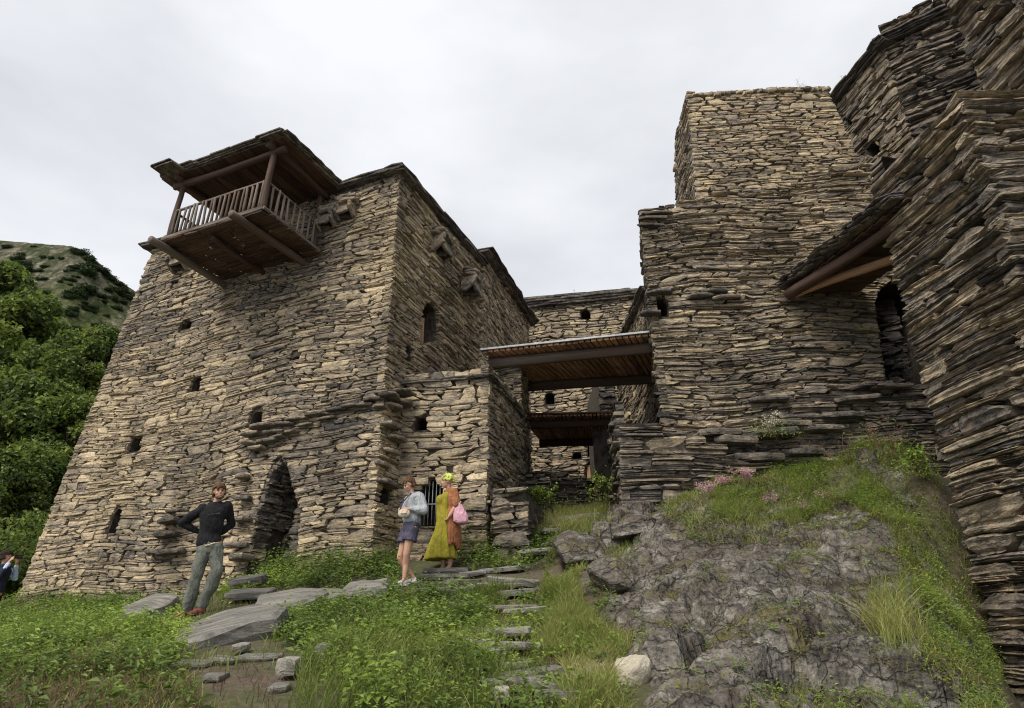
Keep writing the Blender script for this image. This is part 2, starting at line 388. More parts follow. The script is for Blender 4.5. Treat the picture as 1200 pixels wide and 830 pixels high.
    ST = np.stack([SS + r1[:, None] * 37, HH + r1[:, None] * 91 + DD * .6, DD + r1[:, None] * 13], -1)
    T = np.repeat(tt[:, None], nv, 1)
    return dict(V=V, Q=np.array(fq), ST=ST, T=T, area=ln * th)
def lay(parent, packs, limit=300, name='stone', mass='masonry'):
    """the stones that show largest become parts, the rest one joined part"""
    packs = [p for p in packs if p is not None]
    sc = []
    for a, p in enumerate(packs):
        n = p['V'].shape[1]
        mn = p['V'].min(1); mx_ = p['V'].max(1)
        x, y = proj(p['V']); w_ = x.max(1) - x.min(1); h_ = y.max(1) - y.min(1)
        cx, cy = x.mean(1), y.mean(1)
        inside = (cx > 2) & (cx < 1198) & (cy > 2) & (cy < 828)
        s_ = np.where(inside, w_ * h_, 0)
        sc += [(s_[i], a, i) for i in range(len(s_))]
    sc.sort(reverse=True)
    chosen = set((a, i) for s_, a, i in sc[:limit] if s_ > 30)
    for (a, i) in sorted(chosen):
        p = packs[a]
        me = npmesh(name, p['V'][i], p['Q'], None, p['ST'][i], p['T'][i], M['stone'])
        link(name, me, None, parent)
    Vs, Qs, STs, Ts, off = [], [], [], [], 0
    for a, p in enumerate(packs):
        keep = np.array([i for i in range(len(p['V'])) if (a, i) not in chosen], int)
        if len(keep) == 0: continue
        V = p['V'][keep]; n = V.shape[1]
        Qs.append((p['Q'][None] + (np.arange(len(keep)) * n)[:, None, None] + off).reshape(-1, 4)); off += len(keep) * n
        Vs.append(V.reshape(-1, 3)); STs.append(p['ST'][keep].reshape(-1, 3)); Ts.append(p['T'][keep].ravel())
    if Vs:
        me = npmesh(mass, np.concatenate(Vs), np.concatenate(Qs), None, np.concatenate(STs), np.concatenate(Ts), M['stone'])
        link(mass, me, None, parent, kind='stuff')
def prism(name, bot, top, z0, z1, inset=.07, mat=None, cuts=()):
    """tapered block through bottom and top outlines (counter-clockwise seen from above); cuts = [(patch, polygon, depth)]"""
    def ins(P):
        P = [np.array(p[:2], float) for p in P]; c = sum(P) / len(P)
        return [p + (c - p) / np.linalg.norm(c - p) * inset * 1.4 for p in P]
    b, t = ins(bot), ins(top); n = len(b)
    z1s = z1 if isinstance(z1, (list, tuple)) else [z1] * n
    V = [(p[0], p[1], z0) for p in b] + [(p[0], p[1], z1s[i] - .03) for i, p in enumerate(t)]
    Fc = [(i, (i + 1) % n, n + (i + 1) % n, n + i) for i in range(n)] + [tuple(range(n - 1, -1, -1)), tuple(range(n, 2 * n))]
    me = bpy.data.meshes.new(name); me.from_pydata(V, [], Fc); me.materials.append(mat or M['core'])
    bm = bmesh.new(); bm.from_mesh(me); bmesh.ops.recalc_face_normals(bm, faces=bm.faces); bm.to_mesh(me); bm.free()
    ob = bpy.data.objects.new(name, me); COL.objects.link(ob)
    if cuts:
        Vc, Fcc = [], []
        for (pt, poly, dep) in cuts:
            o = len(Vc); m = len(poly)
            for d in (.25, -dep):
                for (s, h) in poly: Vc.append(tuple(pt.pos(s, h, d)))
            Fcc += [(o + i, o + (i + 1) % m, o + m + (i + 1) % m, o + m + i) for i in range(m)]
            Fcc += [tuple(o + i for i in range(m - 1, -1, -1)), tuple(o + m + i for i in range(m))]
        mc = bpy.data.meshes.new('cut'); mc.from_pydata(Vc, [], Fcc)
        bm = bmesh.new(); bm.from_mesh(mc); bmesh.ops.recalc_face_normals(bm, faces=bm.faces); bm.to_mesh(mc); bm.free()
        oc = bpy.data.objects.new('cut', mc); COL.objects.link(oc)
        md = ob.modifiers.new('cut', 'BOOLEAN'); md.object = oc; md.operation = 'DIFFERENCE'; md.solver = 'EXACT'; md.use_self = True
        dg = bpy.context.evaluated_depsgraph_get(); dg.update()
        m2 = bpy.data.meshes.new_from_object(ob.evaluated_get(dg)); ob.modifiers.clear(); ob.data = m2; m2.name = name
        bpy.data.objects.remove(oc); bpy.data.meshes.remove(mc)
    return ob
def hole_rect(pt, px, py, w_, h_):
    s, h = pt.sh(px, py)
    return [(s - w_ / 2, h - h_ / 2), (s + w_ / 2, h - h_ / 2), (s + w_ / 2 * .95, h + h_ * .3), (s + w_ * .2, h + h_ / 2), (s - w_ * .25, h + h_ / 2), (s - w_ / 2 * .9, h + h_ * .3)]
def hole_px(pt, pts): return [pt.sh(*q) for q in pts]
def xyz(p, z): return (p[0], p[1], z)
def eave(parent, line, z, out, over=.3, th=.055, layers=3, seed=0, lr=(.35, .8), name='roof_slab', inward=.5, tint=.16, tilt=0):
    """overhanging slate slabs laid along a wall top; line = list of xy, out = unit outward normal"""
    rr = random.Random(seed)
    for i in range(len(line) - 1):
        a, b = Vector((*line[i], 0)), Vector((*line[i + 1], 0)); u = (b - a).normalized(); L_ = (b - a).length; o = Vector((*out[i], 0))
        for l in range(layers):
            s = -rr.uniform(.3, .9) * over
            while s < L_ + over * .5:
                w_ = rr.uniform(*lr)
                if s + w_ > L_ + over * .8: w_ = max(.25, L_ + over * .8 - s)
                ov = over * (.72 + .20 * l) + rr.uniform(-.025, .025)
                c = a + u * (s + w_ / 2) + o * (ov - (ov + inward) / 2)
                c.z = z + l * th * .95 + rr.uniform(-.012, .012)
                g = Geo(); nn = Vector((rr.uniform(-.015, .015), rr.uniform(-.015, .015) , 1)) + o * tilt
                nn.normalize(); v = nn.cross(u).normalized()
                slab_geo(g, c, u, v, nn, w_ * 1.04, ov + inward, th * rr.uniform(.85, 1.15), seed * 100 + l * 40 + int(s * 10) + 7, tint + rr.uniform(-.1, .14), 8, .04)
                g.build(name, M['stone'], parent)
                s += w_

# ================================================================== GROUND
GC = [(0,830,5.6),(200,830,5.3),(400,830,5.2),(600,830,5.3),(730,830,5.4),(0,770,8.2),(110,770,7.4),(220,780,6.8),(330,775,6.9),(430,770,7.0),(560,770,7.1),
      (20,703,15.5),(60,706,15),(100,708,14.7),(170,706,14.0),(240,702,13.4),(290,690,13.0),(325,668,12.9),(380,664,12.5),(435,664,12.0),
      (222,722,10),(270,712,10.2),(180,728,10.2),(100,738,10.5),(20,742,11.5),(330,708,10.4),(400,690,10.9),(478,684,11.1),(515,671,11.9),(570,655,12.1),
      (500,655,12.7),(570,648,12.5),(600,668,11.8),(640,622,13.6),(650,600,15.0),(685,603,16.2),(670,588,19),(620,600,16),
      (480,720,9.4),(540,715,9.6),(590,700,10.4),(590,740,8.6),(580,790,6.9),(640,700,9.9),(660,760,7.7),(620,660,12),(655,640,12.2),
      (650,575,24),(700,575,24)]
XC = [(0,0,-1.6),(-4,0,-1.7),(4,0,-1.5),(0,3,-1.05),(-5,3,-1.1),(5,3,-.95),(0,-8,-2.4),(-9,5,-.9),(-14,8,-.8),(-17,14,-.4),(-20,20,0),(-14,17.5,1.0),(-14,24,2),(-30,30,2),(9,5,-.6),
      (14,10,1),(14,18,4.5),(3,32,6),(-4,24,3.5),(-9,24,2.2),(20,30,7),(-26,8,-2),(-40,20,-2),(0,44,8),(-11.7,14.5,.15),(-13,15.5,.1),(9,13.5,3.2),(6,14,3.2),(3.2,15,2.9),
      (7.1,10.4,-1.0),(7.1,9.4,-1.4),(7.4,8.3,-1.9),(8.5,7,-1.2),(5.85,8.2,-1.7),(5.5,7.2,-1.9),(6.35,9.1,-1.4),(6.6,10.0,-1.0),(5.2,6.0,-1.6)]
RC = [(700,622,12.4),(740,612,12.9),(665,640,12.0),(690,660,11.2),(735,650,11.0),(640,705,9.9),(690,720,9.2),(660,790,6.8),(720,760,7.8),(720,825,5.5),
      (790,790,6.5),(850,826,5.7),(800,720,8.4),(800,650,10.4),(800,590,12.3),(860,560,12.75),(900,700,8.3),(880,640,10.2),(930,600,11.5),(930,555,12.8),(960,770,6.6),
      (960,660,9.4),(1000,540,12.3),(1050,525,12.1),(1040,590,10.9),(1050,660,9.3),(1060,740,7.6),(1000,828,5.9),(1110,828,6.2),(1090,560,11.3),(1100,640,9.9),(1120,700,9.1),(1140,760,8.1),(1170,810,7.1)]
ctl = [tuple(at(*q)) for q in GC] + XC
ctlR = [tuple(at(*q)) for q in RC]
class Field:
    def __init__(s, pts, smooth=.02):
        s.p = np.array(pts, float); n = len(s.p)
        d = np.linalg.norm(s.p[:, None, :2] - s.p[None, :, :2], axis=-1)
        A = np.zeros((n + 3, n + 3)); A[:n, :n] = -d - np.eye(n) * smooth; A[:n, n] = 1; A[:n, n + 1:] = s.p[:, :2]; A[n, :n] = 1; A[n + 1:, :n] = s.p[:, :2].T
        s.w = np.linalg.solve(A, np.concatenate([s.p[:, 2], [0, 0, 0]]))
    def __call__(s, X, Y):
        X = np.asarray(X, float); Y = np.asarray(Y, float); q = np.stack([X.ravel(), Y.ravel()], 1)
        d = np.linalg.norm(q[:, None] - s.p[None, :, :2], axis=-1); n = len(s.p)
        return (-d @ s.w[:n] + s.w[n] + q @ s.w[n + 1:]).reshape(X.shape)
def fbm(X, Y, Z=0.0, f=1.0, o=4, seed=0):      # cheap value noise, vectorised
    def h(i, j, k):
        n = (i * 374761393 + j * 668265263 + k * 2147483647 + seed * 1013904223) & 0xffffffff
        n = ((n ^ (n >> 13)) * 1274126177) & 0xffffffff
        return ((n ^ (n >> 16)) & 0xffff) / 65535.0 * 2 - 1
    X = np.asarray(X, float); out = np.zeros(X.shape); a = 1.0; t = 0
    for q in range(o):
        x = X * f + q * 13.7; y = np.asarray(Y, float) * f + q * 7.1
        i = np.floor(x).astype(np.int64); j = np.floor(y).astype(np.int64); u = x - i; v = y - j; u = u * u * (3 - 2 * u); v = v * v * (3 - 2 * v)
        out += a * ((h(i, j, q) * (1 - u) + h(i + 1, j, q) * u) * (1 - v) + (h(i, j + 1, q) * (1 - u) + h(i + 1, j + 1, q) * u) * v); t += a; a *= .5; f *= 2.03
    return out / t
GF = Field(ctl + ctlR); 
def gz(X, Y): return GF(X, Y) + .05 * fbm(X, Y, f=1.6, o=3, seed=3)
def gz1(x, y): return float(gz(np.array([x]), np.array([y]))[0])
def inpoly(x, y, P):
    x = np.asarray(x); y = np.asarray(y); c = np.zeros(x.shape, bool)
    for i in range(len(P)):
        (x0, y0), (x1, y1) = P[i], P[i - 1]
        c ^= ((y0 > y) != (y1 > y)) & (x < (x1 - x0) * (y - y0) / ((y1 - y0) + 1e-12) + x0)
    return c
# the bedrock's outline on the ground, measured from the photograph, then fixed in plan
ROCK_PX = [(655,628),(700,598),(745,600),(800,572),(880,545),(1000,520),(1060,512),(1095,560),(1125,640),(1150,720),(1170,830),(1100,860),(740,860),(718,800),(705,740),(690,700),(660,680)]
def ground_hit(px, py):
    r = ray(px, py); Y = np.linspace(4.5, 30, 500); z = gz(r.x / r.y * Y, Y); d = r.z / r.y * Y - z
    i = np.where(d < 0)[0]; i = i[0] if len(i) else 200
    return (r.x / r.y * Y[i], Y[i])
ROCK = [ground_hit(min(px, 1165), py) for px, py in ROCK_PX if py <= 830]
def seg_dist(x, y, P):
    d = np.full(np.shape(x), 1e9)
    for i in range(len(P)):
        a = np.array(P[i - 1]); b = np.array(P[i]); ab = b - a; t = np.clip(((x - a[0]) * ab[0] + (y - a[1]) * ab[1]) / (ab @ ab + 1e-9), 0, 1)
        d = np.minimum(d, np.hypot(x - a[0] - t * ab[0], y - a[1] - t * ab[1]))
    return d
ROCKP = [(.6, 12.6), (1.1, 12.9), (1.9, 13.2), (3.2, 12.9), (5, 12.95), (7.2, 12.6), (7.0, 11), (6.5, 10.1), (5.85, 9.0), (5.35, 8.0), (4.9, 7.1), (4.3, 5.6), (3.4, 4.4), (.95, 4.5), (.95, 5.9), (1.15, 7.5), (1.1, 9.0), (.9, 10.2), (.5, 11.4)]
def rock_h(X, Y):
    ins = inpoly(X, Y, ROCKP); d = seg_dist(X, Y, ROCKP); e = np.where(ins, d, -d)
    env = np.clip((e + .25) / .55, 0, 1); env = env * env * (3 - 2 * env)
    ca, sa = math.cos(.75), math.sin(.75); U_ = (X * ca + Y * sa); W_ = (-X * sa + Y * ca)
    U_ = U_ + .25 * fbm(X, Y, f=1.1, o=3, seed=21); W_ = W_ + .25 * fbm(X, Y, f=1.1, o=3, seed=22)
    def cells(u, v, fu, fv, seed, tiltk):
        a, b = u * fu, v * fv; i, j = np.floor(a), np.floor(b); best = np.full(a.shape, 9.0); sec = np.full(a.shape, 9.0); val = np.zeros(a.shape)
        hs = lambda p, q, k: (lambda t: t - np.floor(t))(np.sin(p * 127.1 + q * 311.7 + k * 74.7 + seed) * 43758.5453)
        for di in (-1, 0, 1):
            for dj in (-1, 0, 1):
                p, q = i + di, j + dj; dx, dy = a - p - hs(p, q, 1), b - q - hs(p, q, 2); d = np.hypot(dx, dy)
                vv = (hs(p, q, 3) - .5) + tiltk * (dx * (hs(p, q, 4) - .5) * 2 + dy * (hs(p, q, 5) - .5) * 2); m = d < best
                sec = np.where(m, best, np.minimum(sec, d)); val = np.where(m, vv, val); best = np.where(m, d, best)
        return val, np.clip(1 - (sec - best) / .16, 0, 1)
    v1, c1 = cells(U_, W_, .55, .95, 3.1, .9); v2, c2 = cells(U_, W_, 1.5, 2.8, 7.7, .9); v3, c3 = cells(U_, W_, 5.0, 9.0, 1.9, 1.0)
    h = .34 * v1 - .11 * c1 + .13 * v2 - .06 * c2 + .045 * v3 - .018 * c3
    h += .10 * fbm(X, Y, f=1.1, o=3, seed=31) + .03 * fbm(X, Y, f=7, o=4, seed=32) + .02 * fbm(X, Y, f=22, o=2, seed=33)
    return env, h
def ground_material():
    m, nt, p = mat_new('soil_and_turf')
    pos = N(nt, 'ShaderNodeNewGeometry').outputs['Position']
    a = noise(nt, pos, 1.1, 5); b = noise(nt, pos, 16, 6, .7)
    soil = ramp(nt, b, [(.3, (.045, .032, .022)), (.7, (.15, .115, .082))]); turf = ramp(nt, b, [(.3, (.035, .035, .015)), (.7, (.10, .105, .04))])
    c = mixc(nt, ramp(nt, a, [(.46, 0), (.58, 1)]), turf, soil)
    nt.links.new(c, p.inputs['Base Color']); p.inputs['Roughness'].default_value = .95; bump(nt, p, b, .8, .04); return m
def rock_material():
    m, nt, p = mat_new('bedrock')
    pos = N(nt, 'ShaderNodeNewGeometry').outputs['Position']; nrm = N(nt, 'ShaderNodeNewGeometry').outputs['Normal']
    r_ = N(nt, 'ShaderNodeMapping'); r_.inputs['Rotation'].default_value = (R(20), R(-25), R(35)); r_.inputs['Scale'].default_value = (2, 2, 9); nt.links.new(pos, r_.inputs[0])
    lam = noise(nt, r_.outputs[0], 1.0, 7, .68, .6); fine = noise(nt, pos, 22, 6, .7); mid = noise(nt, pos, 3.2, 6, .65, .4); vo = N(nt, 'ShaderNodeTexVoronoi'); vo.inputs['Scale'].default_value = 26; nt.links.new(pos, vo.inputs['Vector'])
    base = ramp(nt, math_(nt, 'ADD', math_(nt, 'MULTIPLY', lam, .6), math_(nt, 'MULTIPLY', mid, .45)), [(.36, (.032, .029, .025)), (.48, (.115, .105, .092)), (.58, (.215, .198, .172)), (.72, (.38, .355, .31))])
    lich = ramp(nt, math_(nt, 'ADD', math_(nt, 'MULTIPLY', noise(nt, pos, 9, 8, .75, .5), .7), math_(nt, 'MULTIPLY', mid, .3)), [(.52, 0), (.60, 1)])
    c = mixc(nt, math_(nt, 'MULTIPLY', lich, .6), base, (.36, .34, .295))
    red = ramp(nt, math_(nt, 'ADD', math_(nt, 'MULTIPLY', noise(nt, pos, 1.5, 3, .5, .3), .75), math_(nt, 'MULTIPLY', fine, .30)), [(.50, 0), (.57, 1)])
    c = mixc(nt, math_(nt, 'MULTIPLY', red, .55), c, mixc(nt, fine, (.028, .020, .014), (.11, .078, .055)))
    moss = ramp(nt, math_(nt, 'ADD', math_(nt, 'MULTIPLY', noise(nt, pos, 2.1, 4, .6, .4), .7), math_(nt, 'MULTIPLY', fine, .35)), [(.58, 0), (.64, 1)])
    c = mixc(nt, math_(nt, 'MULTIPLY', moss, .7), c, mixc(nt, fine, (.05, .05, .012), (.20, .18, .05)))
    c = mixc(nt, .8, c, ramp(nt, fine, [(.36, .30), (.55, 1.1)]), 'MULTIPLY')
    cks = []
    for sc_, wd_ in ((.9, .030), (2.6, .035)):
        wq = N(nt, 'ShaderNodeVectorMath', operation='ADD'); nn_ = N(nt, 'ShaderNodeTexNoise'); nn_.inputs['Scale'].default_value = sc_ * 1.6; nn_.inputs['Detail'].default_value = 5; nt.links.new(pos, nn_.inputs['Vector'])
        r2 = N(nt, 'ShaderNodeMapping'); r2.inputs['Rotation'].default_value = (R(15), R(-20), R(40)); r2.inputs['Scale'].default_value = (sc_, sc_ * 1.7, sc_ * 1.5); nt.links.new(pos, r2.inputs[0]); nt.links.new(r2.outputs[0], wq.inputs[0]); nt.links.new(nn_.outputs['Color'], wq.inputs[1])
        v2 = N(nt, 'ShaderNodeTexVoronoi', feature='DISTANCE_TO_EDGE'); v2.inputs['Scale'].default_value = 1; nt.links.new(wq.outputs[0], v2.inputs['Vector']); k_ = ramp(nt, v2.outputs['Distance'], [(0, .25), (wd_, 1)]); c = mixc(nt, .85 if sc_ < 2 else .6, c, k_, 'MULTIPLY'); cks.append(k_)
    nt.links.new(c, p.inputs['Base Color']); p.inputs['Roughness'].default_value = .85; p.inputs['Specular IOR Level'].default_value = .3
    h = math_(nt, 'ADD', math_(nt, 'ADD', math_(nt, 'MULTIPLY', lam, .8), math_(nt, 'MULTIPLY', fine, .6)), math_(nt, 'MULTIPLY', vo.outputs['Distance'], .3))
    for k_ in cks: h = math_(nt, 'ADD', h, math_(nt, 'MULTIPLY', k_, .5))
    bump(nt, p, h, 1.0, .055); return m
M['ground'] = ground_material(); M['rock'] = rock_material()
def grid_mesh(name, xs, ys, zf, mat, smooth=True, mask=None):
    X, Y = np.meshgrid(xs, ys); Z = zf(X, Y); V = np.stack([X, Y, Z], -1).reshape(-1, 3)
    nx, ny = len(xs), len(ys); i = (np.arange(ny - 1)[:, None] * nx + np.arange(nx - 1)[None]).ravel()
    Q = np.stack([i, i + 1, i + nx + 1, i + nx], 1)
    if mask is not None:
        mk = mask(X, Y).ravel(); Q = Q[mk[Q].any(1)]
        used = np.unique(Q); re = np.full(len(V), -1); re[used] = np.arange(len(used)); V = V[used]; Q = re[Q]
    return npmesh(name, V, Q, None, None, None, mat, smooth)
def graded(a, b, lo, hi, step, grow=1.12):
    c = list(np.arange(lo, hi + step, step)); s = step; x = lo; left = []
    while x > a: s *= grow; x -= s; left.append(x)
    s = step; x = c[-1]; right = []
    while x < b: s *= grow; x += s; right.append(x)
    return np.array(left[::-1] + c + right)
me = grid_mesh('ground', graded(-300, 300, -12, 9, .10), graded(-60, 400, 4, 17, .10), lambda X, Y: np.where(inpoly(X, Y, ROCKP) & (seg_dist(X, Y, ROCKP) > .3), gz(X, Y) - .3, gz(X, Y)) - .02, M['ground'])
link('ground', me, kind='structure', label='sloping grassy earth bank rising to the foot of the stone buildings')
def rock_z(X, Y):
    env, h = rock_h(X, Y); return gz(X, Y) - .22 + env * (.24 + h)
xs = np.arange(.2, 7.4, .027); ys = np.arange(4.1, 13.6, .030)
me = grid_mesh('bedrock', xs, ys, rock_z, M['rock'], True, lambda X, Y: inpoly(X, Y, ROCKP) | (seg_dist(X, Y, ROCKP) < .25))
link('bedrock_outcrop', me, kind='structure', label='big grey lichened bedrock outcrop below the right tower')
def surf(X, Y):
    X = np.asarray(X, float); Y = np.asarray(Y, float)
    return np.where(inpoly(X, Y, ROCKP), np.maximum(rock_z(X, Y), gz(X, Y) - .3), gz(X, Y))

# ================================================================== BUILDINGS
def lin(z, z0, p0, z1, p1): t = (z - z0) / (z1 - z0); return (p0[0] + (p1[0] - p0[0]) * t, p0[1] + (p1[1] - p0[1]) * t)
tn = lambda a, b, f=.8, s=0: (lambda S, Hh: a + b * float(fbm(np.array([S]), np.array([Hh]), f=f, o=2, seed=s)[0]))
def wallpatch(b0, b1, t1, t0, z0, z1): return Patch(xyz(b0, z0), xyz(b1, z0), xyz(t1, z1), xyz(t0, z1))

# ---- left tower
Z0, ZT = -.4, 10.05
LR0, LR1 = lin(Z0, 1.36, (-2.44, 12.0), 10, (-2.6, 12.4)), (-2.6, 12.4)
LL0, LL1 = lin(Z0, 1.05, (-11.02, 15.75), 10.1, (-9.88, 15.58)), (-9.88, 15.58)
LB0, LB1 = (-.85, 16.1), (-.93, 16.4); LK0, LK1 = (-9.8, 20.2), (-8.4, 19.8)
t = empty('stone_tower', (-6, 15, .5), label='big leaning slate tower house with timber balcony high on its wide tan face', cat='tower')
TL = wallpatch(LL0, LR0, LR1, LL1, Z0, ZT); TR = wallpatch(LR0, LB0, LB1, LR1, Z0, ZT); TF = wallpatch(LK0, LL0, LL1, LK1, Z0, ZT)
small = [(217,379,.34,.28),(345,422,.26,.22),(229,450,.30,.34),(299,491,.34,.36),(158,519,.36,.40),(133,612,.26,.60),(205,331,.2,.16)]
HL = [hole_rect(TL, *q) for q in small]
door = hole_px(TL, [(301,672),(308,640),(311,618),(299,605),(305,585),(313,562),(320,545),(328,538),(334,547),(339,570),(345,590),(347,612),(343,640),(336,672)])
door = hole_px(TL, [(285,677),(295,640),(300,605),(309,572),(318,548),(328,537),(335,547),(342,572),(349,596),(350,615),(347,642),(342,677)])
HR = [hole_px(TR, [(494,404),(495,372),(499,358),(506,354),(513,364),(514,384),(511,404)]), hole_rect(TR, 481, 416, .25, .4), hole_rect(TR, 447, 578, .7, .3), hole_rect(TR, 470, 632, .35, .25)]
cuts = [(TL, h, .7) for h in HL] + [(TL, door, 1.6)] + [(TR, h, .8) for h in HR]
core = prism('wall', [LR0, LB0, LK0, LL0], [LR1, LB1, LK1, LL1], Z0, ZT, .08, M['core'], cuts); core.parent = t; core.matrix_parent_inverse = Matrix.Translation(-t.location)
def tintL(S, Hh):
    a = .57 + .20 * float(fbm(np.array([S]), np.array([Hh]), f=.55, o=2, seed=5)[0])
    px = S / TL.W; pv = Hh / TL.H
    a -= .20 * max(0, px - .55) / .45 * max(0, 1 - abs(pv - .38) / .35)      # greyer slates over the doorway corner
    if pv > .75 and .3 < px < .85: a -= .12
    if px < .25 and pv > .7: a -= .12
    return a
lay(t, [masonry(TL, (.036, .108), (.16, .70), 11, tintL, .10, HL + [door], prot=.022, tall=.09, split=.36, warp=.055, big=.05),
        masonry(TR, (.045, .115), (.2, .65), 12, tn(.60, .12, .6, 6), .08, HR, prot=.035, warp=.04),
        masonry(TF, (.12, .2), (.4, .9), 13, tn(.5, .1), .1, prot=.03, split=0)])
# door reveal with its inner stone jamb
g0, g1 = TL.pos(*TL.sh(337, 676), -.05), TL.pos(*TL.sh(343, 560), -.05)
s_, h_ = TL.sh(314, 676); 
q1, q2, q3 = TL.sh(284, 678), TL.sh(299, 612), TL.sh(325, 541)
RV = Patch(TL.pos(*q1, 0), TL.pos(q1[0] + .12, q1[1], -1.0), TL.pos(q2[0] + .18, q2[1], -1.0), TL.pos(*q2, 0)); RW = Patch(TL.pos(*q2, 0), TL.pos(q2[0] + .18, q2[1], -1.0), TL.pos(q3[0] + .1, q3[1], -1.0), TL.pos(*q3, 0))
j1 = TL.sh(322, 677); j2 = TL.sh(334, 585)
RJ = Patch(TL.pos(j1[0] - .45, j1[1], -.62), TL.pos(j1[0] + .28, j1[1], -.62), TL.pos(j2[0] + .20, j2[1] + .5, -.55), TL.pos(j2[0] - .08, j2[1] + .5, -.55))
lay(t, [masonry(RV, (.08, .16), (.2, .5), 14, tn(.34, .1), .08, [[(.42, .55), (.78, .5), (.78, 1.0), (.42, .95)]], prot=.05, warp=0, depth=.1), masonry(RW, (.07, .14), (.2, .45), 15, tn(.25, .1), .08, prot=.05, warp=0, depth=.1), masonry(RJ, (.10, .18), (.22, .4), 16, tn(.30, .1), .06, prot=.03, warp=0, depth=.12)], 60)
# projecting slates over the doorway and at the broken corner
def jut_slabs(parent, pt, lst, seed, tint=.3, name='projecting_slate'):
    rr = random.Random(seed)
    for i, (px, py, l_, dep, th) in enumerate(lst):
        s, h = pt.sh(px, py); c = Vector(pt.pos(s, h, dep * .3)); u = Vector(pt.pos(s + .1, h) - pt.pos(s, h)).normalized(); n = Vector(pt.n)
        u = (u + Vector((0, 0, rr.uniform(-.06, .06)))).normalized(); v = (n + Vector((0, 0, rr.uniform(-.12, .05)))).normalized()
        g = Geo(); slab_geo(g, c, u, v, u.cross(v) * (1 if u.cross(v).z > 0 else -1), l_, dep, th, seed + i, tint + rr.uniform(-.1, .12)); g.build(name, M['stone'], parent)
jut_slabs(t, TL, [(312,502,.6,.36,.06),(325,509,.6,.30,.05),(300,511,.45,.34,.05),(318,518,.5,.30,.06),(306,527,.4,.3,.06),(334,499,.5,.26,.05),(350,492,.6,.22,.05),(371,487,.5,.20,.05),(395,481,.5,.18,.045),(296,521,.35,.3,.05),(340,508,.5,.2,.05),(360,499,.4,.18,.04),(385,491,.45,.16,.04),(328,514,.4,.24,.04),
     (412,477,.45,.2,.05),(212,600,.5,.35,.07),(206,612,.55,.4,.09),(200,628,.5,.4,.1),(205,648,.7,.32,.09),(222,604,.4,.3,.07),(187,648,.4,.3,.08),(440,470,.4,.24,.05),(452,463,.4,.28,.05),(430,476,.4,.2,.045),(447,478,.35,.24,.045),
     (288,560,.3,.3,.07),(290,585,.35,.3,.08),(287,610,.4,.35,.08),(284,640,.45,.4,.09),(288,655,.5,.45,.1)], 500, .30)
jut_slabs(t, TR, [(450,466,.5,.4,.06),(456,478,.45,.35,.06),(462,474,.5,.45,.07),(452,500,.5,.3,.07),(458,515,.5,.35,.07),(454,530,.45,.25,.07),(462,462,.5,.5,.05),(444,545,.4,.2,.06),(449,568,.6,.3,.07)], 540, .34)
# box machicolations and the broken hoods on the upper walls
def hood(parent, pt, px, py, w_=.7, hh=.75, dep=.45, seed=1):
    s, h = pt.sh(px, py); rr = random.Random(seed); n = Vector(pt.n); u = Vector(pt.pos(s + .1, h) - pt.pos(s, h)).normalized(); z = Vector((0, 0, 1))
    for k in (-1, 1):                                            # two leaning cheek slabs
        for q in range(3):
            g = Geo(); c = Vector(pt.pos(s + k * (w_ / 2 - .04 * q), h - hh * .1 + q * .16, dep * .30)); slab_geo(g, c, (n + z * .7).normalized(), (z - n * .7).normalized(), u, dep * 1.25, hh * .34, .08, seed + q + (k + 1) * 5, .38 + rr.uniform(-.1, .2)); g.build('hood_slab', M['stone'], parent)
    for q in range(3):
        g = Geo(); c = Vector(pt.pos(s, h + hh * .32 + q * .07, dep * .30)); slab_geo(g, c, u, n, z, w_ * 1.35, dep * 1.2, .07, seed + 20 + q, .35 + rr.uniform(-.1, .2)); g.build('hood_slab', M['stone'], parent)
    g = Geo(); c = Vector(pt.pos(s, h + hh * .05, dep * .55)); slab_geo(g, c, u, (z - n * .25).normalized(), n, w_ * .95, hh * .55, .08, seed + 30, .42); g.build('hood_slab', M['stone'], parent)
    g = Geo(); bar_geo(g, pt.pos(s, h - hh * .32, dep * .12), pt.pos(s, h + hh * .1, dep * .12), w_ * .6, dep * .2); g.build('slot_shade_block', M['core'], parent)  # solid dark block standing in for the shade inside the slot opening
hood(t, TR, 513, 292, .62, .75, .40, 610)
hood(t, TL, 386, 262, .45, .6, .3, 630); hood(t, TL, 408, 250, .45, .6, .3, 640); hood(t, TL, 214, 312, .5, .5, .4, 650)
# wooden shutter in the arched window
a_, b_ = TR.sh(497, 404), TR.sh(503, 372); g = Geo(); bar_geo(g, TR.pos(a_[0] + .12, a_[1], -.25), TR.pos(a_[0] + .12, b_[1], -.25), .28, .04); g.build('shutter', M['redwood'], t)
# flat slate roof
def roof_plate(parent, outline, z, th=.12, name='roof'):
    g = Geo(); n = len(outline); V = [(*p, z) for p in outline] + [(*p, z + th) for p in outline]
    g.add(V, [(i, (i + 1) % n, n + (i + 1) % n, n + i) for i in range(n)] + [tuple(range(n - 1, -1, -1)), tuple(range(n, 2 * n))], tint=.2); return g.build(name, M['stone'], parent)
roof_plate(t, [LR1, LB1, LK1, LL1], ZT - .01, .14)
nL, nR, nF = tuple(TL.n[:2]), tuple(TR.n[:2]), tuple(TF.n[:2])
eave(t, [LL1, LR1], ZT + .02, [nL], .22, .045, 3, 21, (.6, 1.3)); eave(t, [LR1, LB1], ZT + .02, [nR], .22, .045, 3, 22, (.6, 1.3)); eave(t, [LK1, LL1], ZT + .02, [nF], .3, .045, 3, 23, (.6, 1.2))

